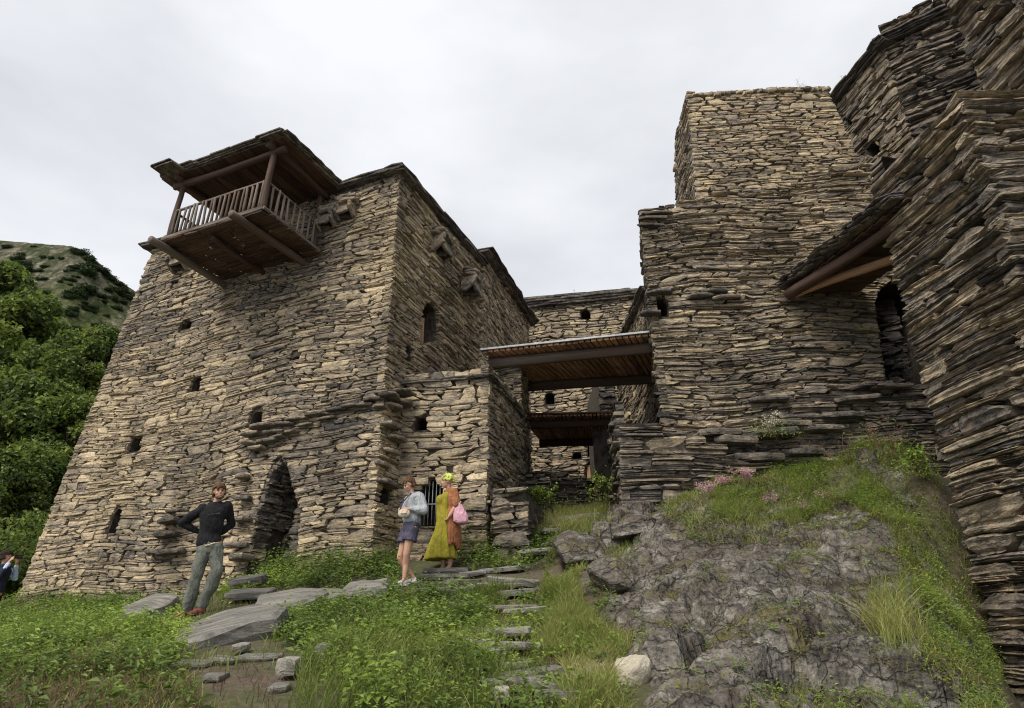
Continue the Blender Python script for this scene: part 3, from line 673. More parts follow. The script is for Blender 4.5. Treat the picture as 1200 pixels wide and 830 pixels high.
# ---- tower house behind it
h2 = empty('tower_house', (0, 18, 2), label='narrower slate tower house joined behind the big left tower, above the covered passage', cat='house')
HA0, HA1, HB0, HB1 = (-.80, 16.12), (-.80, 16.42), (.70, 20.6), (.58, 20.8)
HP = wallpatch(HA0, HB0, HB1, HA1, 0, 10.35)
hh = [hole_px(HP, [(598,322),(598,318),(600,318),(600,322)])]
core = prism('wall', [HA0, HB0, (-5, 22), (-6, 18)], [HA1, HB1, (-5, 22), (-6, 18)], 0, 10.35, .07); core.parent = h2; core.matrix_parent_inverse = Matrix.Translation(-h2.location)
lay(h2, [masonry(HP, (.06, .13), (.2, .5), 31, tn(.58, .12), .09, prot=.03)], 200)
hood(h2, HP, 548, 338, .62, .75, .38, 620)
roof_plate(h2, [HA1, HB1, (-5, 22), (-6, 18)], 10.34, .12); eave(h2, [HA1, HB1], 10.38, [tuple(HP.n[:2])], .25, .045, 4, 24, (.6, 1.3))
g = Geo(); bar_geo(g, (-.68, 16.2, 9.2), (-.68, 16.25, 10.2), .3, .3); 

# ---- low annex with grated window
an = empty('stone_annex', (-1.3, 12.7, 1.5), label='small flat-roofed slate annex with an iron grated opening behind the two women', cat='outbuilding')
AA, AB, AC = (-2.22, 12.76), (-.47, 12.38), (.30, 15.2); ZA = 4.98
AP = wallpatch(AA, AB, AB, AA, 1.0, ZA); AS = wallpatch(AB, AC, AC, (-.47, 12.38), 1.0, ZA)
grate = hole_px(AP, [(492,616),(491,590),(493,573),(499,564),(507,561),(514,565),(518,576),(519,590),(519,616)])
hA = [grate, hole_rect(AP, 492, 496, .26, .26)]
core = prism('wall', [AA, AB, AC, (-1.4, 15.6)], [AA, AB, AC, (-1.4, 15.6)], 1.0, ZA, .06, M['core'], [(AP, h, .7) for h in hA]); core.parent = an; core.matrix_parent_inverse = Matrix.Translation(-an.location)
lay(an, [masonry(AP, (.06, .17), (.22, .75), 41, tn(.53, .12, 1), .07, hA, prot=.025, tall=.08), masonry(AS, (.05, .12), (.2, .6), 42, tn(.46, .12), .09, prot=.035)])
lay(an, [], 0)
gr = Geo(); s0, h0 = AP.sh(493, 615); s1, h1 = AP.sh(517, 566)
fr_ = empty('tmp'); bpy.data.objects.remove(fr_)
grt = bar('window_grate', AP.pos(s0, (h0 + h1) / 2, -.06), AP.pos(s1, (h0 + h1) / 2, -.06), .02, .025, M['metal_grey'], an)
for k in range(5):
    ss = s0 + (s1 - s0) * (k + .5) / 5; log('bar', AP.pos(ss, h0, -.07), AP.pos(ss, h1 + (-.02 if k in (0, 4) else .05), -.07), .009, .009, M['metal_grey'], grt, n=6, segs=2, rough=0, bend=0)
roof_plate(an, [AA, AB, AC, (-1.4, 15.6)], ZA - .02, .08); eave(an, [AA, AB], ZA + .0, [tuple(AP.n[:2])], .12, .035, 2, 25, (.5, .9)); eave(an, [AB, AC], ZA + .0, [tuple(AS.n[:2])], .12, .035, 2, 26, (.4, .8))
# ---- stub wall below and pier carrying the passage
pw = empty('stub_wall', (.2, 12.6, 1.6), label='low broken dry-stone stub wall at the foot of the annex by the steps', cat='wall')
A0, A1 = (-.38, 12.30), (.28, 12.32); A2 = (.75, 14.6)
P1 = wallpatch(A0, A1, A1, A0, 1.0, 2.95); P2 = wallpatch(A1, A2, (.7, 14.6), A1, 1.0, 2.95)
prism('wall', [A0, A1, A2, (.0, 14.6)], [A0, A1, A2, (.0, 14.6)], 1.0, 2.7, .06).parent = pw; pw.children[0].matrix_parent_inverse = Matrix.Translation(-pw.location)
lay(pw, [masonry(P1, (.07, .15), (.25, .6), 45, tn(.36, .1), .12, top=lambda s: 1.35 + .25 * math.sin(s * 5) + .25 * (s < .5), prot=.06, slant=.02), masonry(P2, (.07, .14), (.25, .5), 46, tn(.22, .1), .1, top=lambda s: 1.5 - .15 * s, prot=.06, slant=.1)], 120)
pr = empty('passage_pier', (-.1, 15, 3), label='narrow slate pier under the left end of the covered passage roof', cat='wall')
B0, B1, B2 = (-.62, 15.15), (.20, 14.9), (.46, 17.4)
P3 = wallpatch(B0, B1, B1, B0, 2.0, 6.55); P4 = wallpatch(B1, B2, B2, B1, 2.0, 6.55)
c_ = prism('wall', [B0, B1, B2, (-.6, 17.5)], [B0, B1, B2, (-.6, 17.5)], 2, 6.5, .06); c_.parent = pr; c_.matrix_parent_inverse = Matrix.Translation(-pr.location)
lay(pr, [masonry(P3, (.06, .12), (.2, .45), 47, tn(.44, .1), .1, prot=.04), masonry(P4, (.06, .12), (.2, .45), 48, tn(.40, .1), .1, prot=.04)], 120)

# ---- covered passage roof and the lower one behind
def passage(name, label, fa, fb, ba, bb, z, sheet_over, nplank, beam_t, seed, mats):
    p_ = empty(name, (Vector(fa) + Vector(fb)) / 2, label=label, cat='roof', group='timber passage roofs')
    fa, fb, ba, bb = Vector(fa), Vector(fb), Vector(ba), Vector(bb); rr = random.Random(seed)
    log('beam', fa, fb, beam_t, beam_t * .95, mats[0], p_, seed=seed, n=8, rough=.06, squash=1.25, bend=.015)
    log('beam', ba, bb, beam_t, beam_t * .95, mats[0], p_, seed=seed + 1, n=8, rough=.06, squash=1.25, bend=.015)
    up = Vector((0, 0, beam_t * 1.25 + .02))
    for i in range(nplank):
        q = (i + .5) / nplank; f_, b_ = fa.lerp(fb, q), ba.lerp(bb, q); d = (f_ - b_).normalized()
        wd = (fb - fa).length / nplank
        bar('plank', b_ - d * .2 + up, f_ + d * sheet_over * (1 + rr.uniform(-.06, .06)) + up, wd * rr.uniform(.66, .86), .055, mats[1], p_, seed=i, tint=rr.uniform(.1, 1))
    # corrugated sheet on top
    nc = nplank * 4; V = []; up2 = up + Vector((0, 0, .045))
    for i in range(nc + 1):
        q = -.02 + 1.04 * i / nc; f_, b_ = fa.lerp(fb, q), ba.lerp(bb, q); d = (f_ - b_).normalized(); zz = Vector((0, 0, .018 * math.cos(i * math.pi / 2)))
        for e in (f_ + d * (sheet_over + .06), b_ - d * .3):
            V += [e + up2 + zz, e + up2 + zz + Vector((0, 0, .012))]
    Fc = []
    for i in range(nc):
        a = i * 4; b = a + 4
        Fc += [(a, b, b + 1, a + 1), (a + 1, b + 1, b + 3, a + 3), (a + 2, b + 2, b, a), (a + 3, b + 3, b + 2, a + 2)]
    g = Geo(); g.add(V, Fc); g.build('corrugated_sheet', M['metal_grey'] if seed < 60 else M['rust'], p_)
    e0, e1 = fa + (fa - ba).normalized() * (sheet_over + .07) + up2, fb + (fb - bb).normalized() * (sheet_over + .07) + up2; bar('drip_edge', e0, e1, .03, .05, EDGE if seed < 60 else M['rust'], p_)
    return p_
EDGE = simple('pale_zinc', (.30, .31, .32), (.50, .51, .52), 9, .5, 'obj', bumps=.05)
f0, f1 = at(574, 427, 15.0), at(786, 404, 13.95); b0, b1 = at(618, 459, 17.0), at(800, 437, 16.3)
f0.z = f1.z = (f0.z + f1.z) / 2; b0.z = b1.z = (b0.z + b1.z) / 2
passage('passage_roof', 'upper timber passage roof of planks and beams bridging the two stone towers', f0, f1, b0, b1, 0, .42, 30, .115, 51, (M['wood'], M['redwood']))
f0, f1 = at(612, 498, 18.0), at(726, 495, 17.8); b0, b1 = at(632, 523, 20.4), at(722, 518, 20.2); f0.z = f1.z; b0.z = b1.z
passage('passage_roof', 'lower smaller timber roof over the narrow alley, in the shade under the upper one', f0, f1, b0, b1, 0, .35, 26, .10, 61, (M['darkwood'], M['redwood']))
post = empty('alley_post_wall', (2.6, 18.5, 3.5), label='rough rendered wall end holding up the right side of the lower alley roof', cat='wall')
q0, q1 = at(699, 600, 18.4), at(722, 600, 18.4); tz = 5.7
g = Geo(); V = []
for z_, w_ in ((2.5, .0), (3.6, 0.02), (4.6, .0), (tz, -.02)):
    for (x, y) in ((q0.x, 18.3), (q1.x, 18.2), (q1.x + .3, 20.6), (q0.x + .32, 20.6)): V.append((x + w_, y, z_))
g.add(V, [(l * 4 + i, l * 4 + (i + 1) % 4, l * 4 + 4 + (i + 1) % 4, l * 4 + 4 + i) for l in range(3) for i in range(4)] + [(12, 13, 14, 15)], tint=.3)
M['render'] = simple('rough_lime_render', (.05, .042, .036), (.14, .12, .10), 5, .9, 'st', bumps=.8, bd=.03)
g.build('wall', M['render'], post)

# ---- far house across the alley
fh = empty('far_house', (3, 26, 5), label='distant pale slate house with a flat dark roof seen between the towers', cat='house')
FA, FB = (-1.2, 26.9), (4.62, 25.6); zf = at(640, 366, 26).z
FP = wallpatch(FA, (8, 24.85), (8, 24.85), FA, 3.5, 14.0)
hf = [hole_rect(FP, 686, 369, .42, .5), hole_rect(FP, 644, 467, .4, .5), hole_rect(FP, 676, 534, .35, .25), hole_rect(FP, 694, 526, .4, .6), hole_px(FP, [(686,566),(686,548),(690,540),(697,540),(701,548),(701,566)]), hole_rect(FP, 709,451,.25,.2)]
c_ = prism('wall', [FA, (8, 24.85), (8, 30), (-1, 31)], [FA, (8, 24.85), (8, 30), (-1, 31)], 3, 14.0, .07, M['core'], [(FP, h, .8) for h in hf]); c_.parent = fh; c_.matrix_parent_inverse = Matrix.Translation(-fh.location)
s_, h_ = FP.sh(694, 560); bar('shutter', FP.pos(s_, h_ - .5, -.2), FP.pos(s_, h_ + .55, -.2), .45, .05, M['redwood'], fh)
lay(fh, [masonry(FP, (.08, .17), (.25, .7), 71, lambda S, Hh: .48 + .1 * math.sin(Hh * 2.2) + (.12 if 4.6 < Hh < 5.8 else 0), .10, hf, cols=4, prot=.04, split=.1, gap=.012)], 300)
roof_plate(fh, [FA, (8, 24.85), (8, 30), (-1, 31)], 13.99, .15); eave(fh, [FA, (8, 24.85)], 14.0, [tuple(FP.n[:2])], .3, .10, 3, 27, (.8, 1.5))
x0 = at(735, 346, 25.2); eave(fh, [(at(618, 360, 26).x, 26.3), (x0.x, 25.5)], 14.2, [tuple(FP.n[:2])], .25, .10, 2, 28, (1.2, 2))
bt = empty('alley_buttress', (2.8, 21, 4), label='tall narrow dark slate buttress against the far house, behind the passage roof', cat='wall')
a0, a1 = at(703, 470, 22), at(722, 470, 22)
P5 = wallpatch((a0.x, 22), (a1.x, 21.95), (a1.x, 21.95), (a0.x, 22), 4, 9.2); c_ = prism('wall', [(a0.x, 22), (a1.x, 21.95), (a1.x, 26), (a0.x, 26)], [(a0.x, 22), (a1.x, 21.95), (a1.x, 26), (a0.x, 26)], 3.5, 9.2, .05); c_.parent = bt; c_.matrix_parent_inverse = Matrix.Translation(-bt.location)
lay(bt, [masonry(P5, (.08, .14), (.2, .5), 72, tn(.22, .1), .08, cols=4, prot=.04, gap=.01)], 60)
# low dry walls stepping up the alley
for i, (pa, pb, Y, ph_, lab) in enumerate([((640,592),(706,592),17.2,.75,'low dry-stone wall across the alley below the lower passage roof'), ((606,618),(646,600),15.2,1.1,'short crumbling dry-stone wall on the left side of the alley steps')]):
    a, b = at(*pa, Y), at(*pb, Y - .2); z_ = min(a.z, b.z) - .3
    e = empty('dry_stone_wall', (a + b) / 2, label=lab, cat='wall', group='dry-stone walls up the alley')
    Pq = wallpatch(a[:2], b[:2], b[:2], a[:2], z_, z_ + ph_ + .5); c_ = prism('wall', [a[:2], b[:2], (b.x, b.y + .6), (a.x, a.y + .6)], [a[:2], b[:2], (b.x, b.y + .6), (a.x, a.y + .6)], z_, z_ + ph_ + .2, .04); c_.parent = e; c_.matrix_parent_inverse = Matrix.Translation(-e.location)
    lay(e, [masonry(Pq, (.07, .13), (.2, .5), 80 + i, tn(.25, .12), .1, top=lambda s: Pq.H - .15 + .1 * math.sin(s * 4), prot=.06)], 80)

# ---- right tower: lower block
rt = empty('right_tower', (6, 13.2, 3), label='massive dark slate lower tower on the bedrock, with a doorway under a lean-to roof', cat='tower')
RA, RB = (3.22, 13.45), (9.6, 12.95); Zr0, Zr1 = 1.0, 9.62
RP = wallpatch(RA, RB, (9.6, 13.0), (3.13, 13.5), Zr0, Zr1)
RPH = wallpatch(RA, RB, (9.6, 13.0), (3.13, 13.5), Zr0, 11.2)
dr = hole_px(RPH, [(1040,450),(1036,420),(1030,385),(1026,352),(1030,338),(1042,325),(1062,325),(1080,340),(1085,450)])
hr_ = [hole_px(RPH, [(760,370),(759,357),(764,350),(778,349),(783,356),(783,370)])]
RS = wallpatch((3.6, 16.0), RA, (3.13, 13.5), (3.7, 16.0), Zr0, Zr1)
c_ = prism('wall', [RA, RB, (9.8, 17), (3.6, 16)], [(3.13, 13.5), (9.6, 13.0), (9.8, 17), (3.7, 16)], Zr0, [9.7, 10.9, 10.9, 9.7], .08, M['core'], [(RPH, dr, 1.7), (RPH, hr_[0], .8)]); c_.parent = rt; c_.matrix_parent_inverse = Matrix.Translation(-rt.location)
def topR(s):
    x = 3.2 + s
    return 8.82 + (x - 3.2) / 6.4 * 1.25 + .06 * math.sin(s * 3)
def tintR(S, Hh):
    v = Hh / 8.6; a = .34 + .10 * float(fbm(np.array([S]), np.array([Hh]), f=.6, o=2, seed=9)[0])
    if Hh > 4.6: a += .12 * min(1, (Hh - 4.6) / 1.2) * (1 if 1.0 < S else .3)
    if S < .6: a += .04
    return a
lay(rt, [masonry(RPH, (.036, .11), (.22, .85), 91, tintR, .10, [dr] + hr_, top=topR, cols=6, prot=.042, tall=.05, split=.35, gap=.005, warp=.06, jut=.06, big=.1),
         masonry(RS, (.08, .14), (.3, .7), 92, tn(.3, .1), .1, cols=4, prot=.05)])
# inner reveal of the doorway
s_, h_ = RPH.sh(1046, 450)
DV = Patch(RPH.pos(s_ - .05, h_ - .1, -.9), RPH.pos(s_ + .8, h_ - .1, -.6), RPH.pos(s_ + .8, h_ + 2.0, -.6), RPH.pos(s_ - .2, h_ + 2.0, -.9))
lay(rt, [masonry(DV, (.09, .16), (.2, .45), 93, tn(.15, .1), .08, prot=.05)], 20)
jut_slabs(rt, RPH, [(764,258,.7,.2,.06),(768,253,.8,.22,.05),(762,266,.6,.16,.06),(838,344,.6,.3,.07),(850,352,.7,.3,.07),(820,350,.6,.3,.07),
    (840,510,.9,.5,.12),(860,520,.8,.55,.14),(905,512,.9,.6,.14),(890,540,1.0,.5,.14),(925,500,.8,.4,.10),(870,540,.8,.5,.12),(985,490,.9,.4,.10),(960,505,.9,.4,.10),(940,533,.8,.45,.12),(820,530,.8,.4,.12),(805,545,.7,.35,.1),
    (762,370,.5,.35,.07),(772,346,.6,.3,.07),(900,470,.8,.3,.08),(1000,470,.9,.35,.09),(1020,455,.8,.4,.08),(1040,456,.9,.4,.08)], 700, .20)
# plinth wall, lower left
pl = empty('terrace_wall', (3, 13, 2.6), label='rough dry-stone terrace wall of long slabs where the right tower meets the bedrock', cat='wall')
C0, C1 = at(727, 560, 13.15), at(905, 560, 12.9)
PP = wallpatch((C0.x, C0.y), (C1.x, C1.y), (C1.x, C1.y), (C0.x + .04, C0.y), 1.6, 4.42); PQ = wallpatch((2.42, 16), (C0.x, C0.y), (C0.x, C0.y), (2.42, 16), 1.6, 4.4)
c_ = prism('wall', [(C0.x, C0.y), (C1.x, C1.y), (C1.x, 14), (2.42, 16)], [(C0.x, C0.y), (C1.x, C1.y), (C1.x, 14), (2.42, 16)], 1.6, [4.3, 3.3, 3.3, 4.3], .06); c_.parent = pl; c_.matrix_parent_inverse = Matrix.Translation(-pl.location)
lay(pl, [masonry(PP, (.07, .17), (.3, .95), 95, tn(.33, .10), .10, top=lambda s: 2.78 if s < .95 else 2.78 - (s - .95) * .55 + .1 * math.sin(s * 4), cols=6, rows=5, prot=.06, gap=.008, warp=.05, big=.15, jut=.05),
         masonry(PQ, (.07, .15), (.3, .7), 96, tn(.22, .10), .08, prot=.06)], 200)

# ---- right tower: upper, tan
ut = empty('upper_tower', (7, 14, 9.6), label='roofless tan stone tower stump standing on top of the dark right tower', cat='tower')
U = dict(a0=(4.63, 13.9), b0=(9.2, 13.55), a1=(4.9, 14.1), b1=(8.7, 13.8), c0=(4.64, 16.2), c1=(4.97, 16.05))
UP = wallpatch(U['a0'], U['b0'], U['b1'], U['a1'], 9.3, 14.05); US = wallpatch(U['c0'], U['a0'], U['a1'], U['c1'], 9.3, 14.05)
c_ = prism('wall', [U['a0'], U['b0'], (9.2, 16.2), U['c0']], [U['a1'], U['b1'], (8.8, 16.1), U['c1']], 9.3, 13.95, .07); c_.parent = ut; c_.matrix_parent_inverse = Matrix.Translation(-ut.location)
lay(ut, [masonry(UP, (.06, .13), (.2, .55), 101, tn(.56, .14, .8, 2), .11, cols=5, prot=.022, gap=.009, warp=.02, split=.15), masonry(US, (.06, .13), (.2, .5), 102, tn(.42, .10), .10, prot=.03)])
rr = random.Random(77)
for i in range(26):                                            # loose cap stones
    q = (i + .5) / 26; g = Geo(); p = Vector((*U['a1'], 0)).lerp(Vector((*U['b1'], 0)), q); p.z = 14.05 + .03 + (.06 if .02 < q < .9 and i % 5 else 0); p.y += .12
    slab_geo(g, p, (1, -.08, 0), (0, 1, 0), (0, 0, 1), rr.uniform(.16, .3), .4, rr.uniform(.05, .1), 900 + i, .5 + rr.uniform(-.15, .15)); g.build('cap_stone', M['stone'], ut)

# ---- small rear house with an eave beside the right tower
rh = empty('rear_house', (3.7, 18, 3), label='stone house side wall with a slate eave in the gap left of the right tower', cat='house')
K0, K1 = (3.72, 16.2), (3.62, 21); KP = wallpatch((3.55, 21), (3.72, 16.15), (3.72, 16.15), (3.55, 21), 2.5, 9.05); KF = wallpatch((3.72, 16.15), (8, 16.2), (8, 16.2), (3.72, 16.15), 2.5, 9.0)
c_ = prism('wall', [(3.72, 16.15), (8, 16.2), (8, 21), (3.55, 21)], [(3.72, 16.15), (8, 16.2), (8, 21), (3.55, 21)], 2.5, 9.05, .07); c_.parent = rh; c_.matrix_parent_inverse = Matrix.Translation(-rh.location)
lay(rh, [masonry(KP, (.08, .14), (.25, .55), 105, tn(.42, .1), .1, cols=4, prot=.03)], 150)
eave(rh, [(3.55, 21), (3.72, 16.2)], 9.05, [(-1, 0)], .2, .045, 3, 106)

# ---- buttress wall on the right
bw = empty('buttress_wall', (7.5, 9.5, 1), label='huge near buttress of long rough slate slabs along the right edge', cat='wall')
Zb0, Zb1 = -2.2, 8.45
D0, D1, D2 = (7.02, 10.55), (7.30, 8.22), (10.2, 7.9)
BP = wallpatch(D0, D1, (7.32, 8.25), (7.08, 10.55), Zb0, Zb1); BQ = wallpatch(D1, D2, (10.2, 7.95), (7.32, 8.25), Zb0, Zb1); BR = wallpatch((9.8, 11.2), D0, (7.08, 10.55), (9.8, 11.2), Zb0, Zb1)
c_ = prism('wall', [D0, D1, D2, (10.2, 11.2)], [(7.08, 10.55), (7.32, 8.25), (10.2, 7.95), (10.2, 11.2)], Zb0, Zb1, .12); c_.parent = bw; c_.matrix_parent_inverse = Matrix.Translation(-bw.location)
tb = lambda s: 10.55 + .12 * math.sin(s * 4)
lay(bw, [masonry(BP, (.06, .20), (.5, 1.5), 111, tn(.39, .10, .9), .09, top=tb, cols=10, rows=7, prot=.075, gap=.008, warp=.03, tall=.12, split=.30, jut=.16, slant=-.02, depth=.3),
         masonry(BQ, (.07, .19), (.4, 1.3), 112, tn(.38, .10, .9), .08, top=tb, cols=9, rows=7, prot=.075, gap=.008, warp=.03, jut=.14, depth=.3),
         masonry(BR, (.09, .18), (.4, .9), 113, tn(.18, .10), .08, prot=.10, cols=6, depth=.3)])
# ---- high wall above the buttress, top right corner
hw = empty('high_wall', (9.5, 9, 8), label='high slate wall rising out of the top right corner above the buttress', cat='wall')
E0, E1 = (9.55, 10.15), (9.95, 6.6)
EP = wallpatch(E0, E1, E1, E0, 7.5, 16); EL = wallpatch((12, 11), E0, E0, (12, 11), 7.5, 16)
c_ = prism('wall', [E0, E1, (13, 7), (13, 11)], [E0, E1, (13, 7), (13, 11)], 7.5, 16, .1); c_.parent = hw; c_.matrix_parent_inverse = Matrix.Translation(-hw.location)
lay(hw, [masonry(EP, (.10, .26), (.4, 1.3), 121, tn(.40, .10), .09, cols=8, rows=6, prot=.09, gap=.015, warp=.05, depth=.25), masonry(EL, (.12, .2), (.4, .9), 122, tn(.3, .1), .08, prot=.08, depth=.25)], 200)
# ---- dark building behind
db = empty('upper_house', (11, 14, 9), label='dark slate house with a sloping slab roof behind the buttress, top right', cat='house')
G0, G1, G2 = (10.7, 14.0), (13.2, 12.1), (10.3, 16.6)
zA = 15.9; QA = wallpatch(G0, G1, (13.2, 12.1), (10.78, 14.0), 9, zA + .6); QB = wallpatch((10.22, 16.9), G0, (10.78, 14), (10.3, 16.9), 9, zA)
hb = [hole_px(QB, [(1014,186),(1013,175),(1018,168),(1025,168),(1030,175),(1028,184)]), hole_px(QB, [(991,147),(991,140),(997,139),(997,147)])]
c_ = prism('wall', [G0, G1, (13.5, 18), (10.22, 16.9)], [(10.78, 14), (13.2, 12.1), (13.5, 18), (10.3, 16.9)], 9, zA, .07, M['core'], [(QB, h, .7) for h in hb]); c_.parent = db; c_.matrix_parent_inverse = Matrix.Translation(-db.location)
lay(db, [masonry(QA, (.08, .16), (.3, .9), 131, tn(.26, .08), .08, cols=6, prot=.08, gap=.012, depth=.22), masonry(QB, (.08, .16), (.3, .8), 132, tn(.42, .1), .1, hb, cols=6, prot=.05)], 250)
eave(db, [(10.3, 16.9), (10.78, 14.0), (13.2, 12.1)], zA + .02, [(-.98, -.1), (-.6, -.8)], .3, .05, 4, 133, (.6, 1.2))

# ---- lean-to porch roof
po = empty('porch_roof', (6.6, 11.5, 7.3), label='slanting lean-to roof of slate slabs on logs above the dark doorway', cat='roof')
va, vb = at(916, 338, 13.1), at(1047, 232, 9.9); vb.z = va.z + .05
va2 = va + Vector((2.6, 0, .1)); vb2 = vb + Vector((2.4, .2, .1))
rr = random.Random(5); d_ = (vb - va)
log('log', at(925, 345, 12.95), at(1052, 262, 10.3), .13, .10, M['darkwood'], po, seed=3, n=10, bend=.03)
log('log', at(932, 345, 12.9), at(1066, 296, 10.9), .10, .09, M['redwood'], po, seed=4, n=10, bend=.02)
for i in range(13):
    q = i / 12; a = va.lerp(vb, q) + Vector((.12, 0, -.10)); bar('plank', a, a + Vector((1.6, .12, .05)), .30, .035, M['darkwood'], po, seed=i, tint=rr.random())
for i in range(12):
    q = (i + .5) / 12
    for l in range(3):
        g = Geo(); c = va.lerp(vb, q) + Vector((.35 - l * .05, 0, .0 + .05 * l)); slab_geo(g, c, d_.normalized(), (1, .1, .1), (0, 0, 1), .42, 1.0, .05, 300 + i * 3 + l, .18 + rr.uniform(-.08, .12), 8, .08); g.build('roof_slab', M['stone'], po)

# ================================================================== BALCONY
def T(t_, o, z): return Vector((-2.55 - .916 * t_ - .4 * o, 12.3 + .4 * t_ - .916 * o, z))
ba = empty('balcony', T(3.5, .9, 8.3), label='roofed timber balcony hanging high on the big left tower, with pole railing', cat='balcony')
rr = random.Random(41)
for (ta, tb_, r_) in ((4.98, 4.9, .085), (2.62, 2.5, .085)):
    log('log_beam', T(ta, 2.12, 8.22), T(tb_, -.3, 8.2), r_ * 1.05, r_, M['wood'], ba, seed=int(ta * 10), segs=12, rough=.1, bend=.03)
log('log_beam', T(3.7, 1.6, 8.24), T(3.7, -.3, 8.24), .06, .06, M['darkwood'], ba, seed=9)
for i in range(11):                                        # slate floor slabs resting on the beams
    o = .1 + i * .165; t0_ = 2.05 + rr.uniform(-.08, .05)
    while t0_ < 4.95:
        w_ = rr.uniform(.35, .8); w_ = min(w_, 5.02 - t0_)
        g = Geo(); slab_geo(g, T(t0_ + w_ / 2, o, 8.35 + rr.uniform(-.015, .015)), T(1, 0, 0) - T(0, 0, 0), T(0, 1, 0) - T(0, 0, 0), (0, 0, 1), w_ * 1.05, .20, .045, 1000 + i * 20 + int(t0_ * 9), .5 + rr.uniform(-.4, .4), 8, .06)
        g.build('floor_board', M['darkwood'], ba); t0_ += w_
bar('edge_board', T(5.0, 1.83, 8.41), T(2.08, 1.83, 8.41), .06, .09, M['wood'], ba, jit=.004)
bar('edge_board', T(2.06, 1.85, 8.41), T(2.06, .05, 8.41), .06, .07, M['wood'], ba, jit=.004)
for (tt, oo, r_) in ((4.9, 1.74, .065), (2.2, 1.74, .075), (2.2, .10, .065), (4.9, .12, .06)):
    log('post', T(tt, oo, 8.38), T(tt - (.06 if oo > 1 else 0), oo, 10.0), r_, r_ * .85, M['darkwood'], ba, seed=int(tt * 7 + oo * 3), bend=.012)
bar('rail', T(4.9, 1.76, 9.17), T(2.2, 1.76, 9.19), .05, .05, M['wood'], ba, jit=.004); bar('rail', T(2.2, 1.74, 9.19), T(2.2, .1, 9.17), .05, .05, M['wood'], ba); bar('rail', T(4.9, 1.74, 9.17), T(4.9, .1, 9.17), .05, .05, M['wood'], ba)
bar('rail', T(4.9, 1.76, 8.52), T(2.2, 1.76, 8.52), .04, .04, M['darkwood'], ba)
for i in range(20):
    tt = 4.8 - i * (2.52 / 19); log('baluster', T(tt + rr.uniform(-.02, .02), 1.78, 8.42), T(tt + rr.uniform(-.035, .035), 1.78, 9.19 + rr.uniform(-.06, .02)), rr.uniform(.024, .036), .026, M['wood'], ba, n=6, segs=3, seed=i, bend=.006, rough=.14, tint=rr.random())
for i in range(9):
    oo = 1.58 - i * (1.36 / 8); log('baluster', T(2.16, oo, 8.42), T(2.16, oo + rr.uniform(-.03, .03), 9.17 + rr.uniform(-.06, .02)), rr.uniform(.026, .038), .028, M['wood'], ba, n=6, segs=3, seed=30 + i, bend=.006, rough=.14, tint=rr.random())
    if i < 7: log('baluster', T(4.93, oo, 8.42), T(4.93, oo + rr.uniform(-.03, .03), 9.17), .03, .028, M['darkwood'], ba, n=6, segs=3, seed=50 + i, bend=.006)
log('roof_beam', T(5.15, 1.72, 9.98), T(1.85, 1.72, 9.96), .085, .08, M['darkwood'], ba, seed=61, segs=12)
log('roof_beam', T(2.14, 1.95, 10.03), T(2.1, -.1, 9.99), .085, .075, M['darkwood'], ba, seed=62, segs=12); log('roof_beam', T(4.9, 1.95, 10.03), T(4.9, -.1, 10.0), .08, .075, M['darkwood'], ba, seed=63, segs=12)
for i in range(14):
    tt = 1.85 + i * .245; bar('ceiling_plank', T(tt, -.15, 10.075), T(tt, 1.95, 10.09), .235, .03, M['darkwood'], ba, seed=i, tint=rr.uniform(.1, .9), jit=.004)
for l in range(3):
    ed = 2.0 + .04 * l
    for (t0_, t1_) in ((1.7, 5.25),):
        s = t0_
        while s < t1_:
            w_ = min(rr.uniform(.5, 1.0), t1_ - s + .1); g = Geo(); slab_geo(g, T(s + w_ / 2, ed - .32 + rr.uniform(-.03, .03), 10.125 + l * .034), T(1, 0, 0) - T(0, 0, 0), T(0, 1, 0) - T(0, 0, 0), (0, 0, 1), w_ * 1.1, .66, .036, 1500 + l * 50 + int(s * 10), .25 + rr.uniform(-.1, .12), 12, .03); g.build('roof_slab', M['stone'], ba); s += w_
    for te in (1.72 - .04 * l, 5.17 + .04 * l):
        s = -.1
        while s < 1.9:
            w_ = rr.uniform(.3, .6); g = Geo(); slab_geo(g, T(te + (.26 if te < 3 else -.26), s + w_ / 2, 10.125 + l * .034), T(0, 1, 0) - T(0, 0, 0), T(1, 0, 0) - T(0, 0, 0), (0, 0, 1), w_ * 1.1, .66, .036, 1700 + l * 50 + int(s * 10 + te * 7), .25 + rr.uniform(-.1, .12), 12, .03); g.build('roof_slab', M['stone'], ba); s += w_
g = Geo(); V = [T(1.9, -.2, 10.12), T(5.0, -.2, 10.12), T(5.0, 1.8, 10.12), T(1.9, 1.8, 10.12)]; V += [v + Vector((0, 0, .09)) for v in V]
g.add(V, [(0, 1, 2, 3), (7, 6, 5, 4), (0, 4, 5, 1), (1, 5, 6, 2), (2, 6, 7, 3), (3, 7, 4, 0)], tint=.15); g.build('roof_infill', M['stone'], ba)

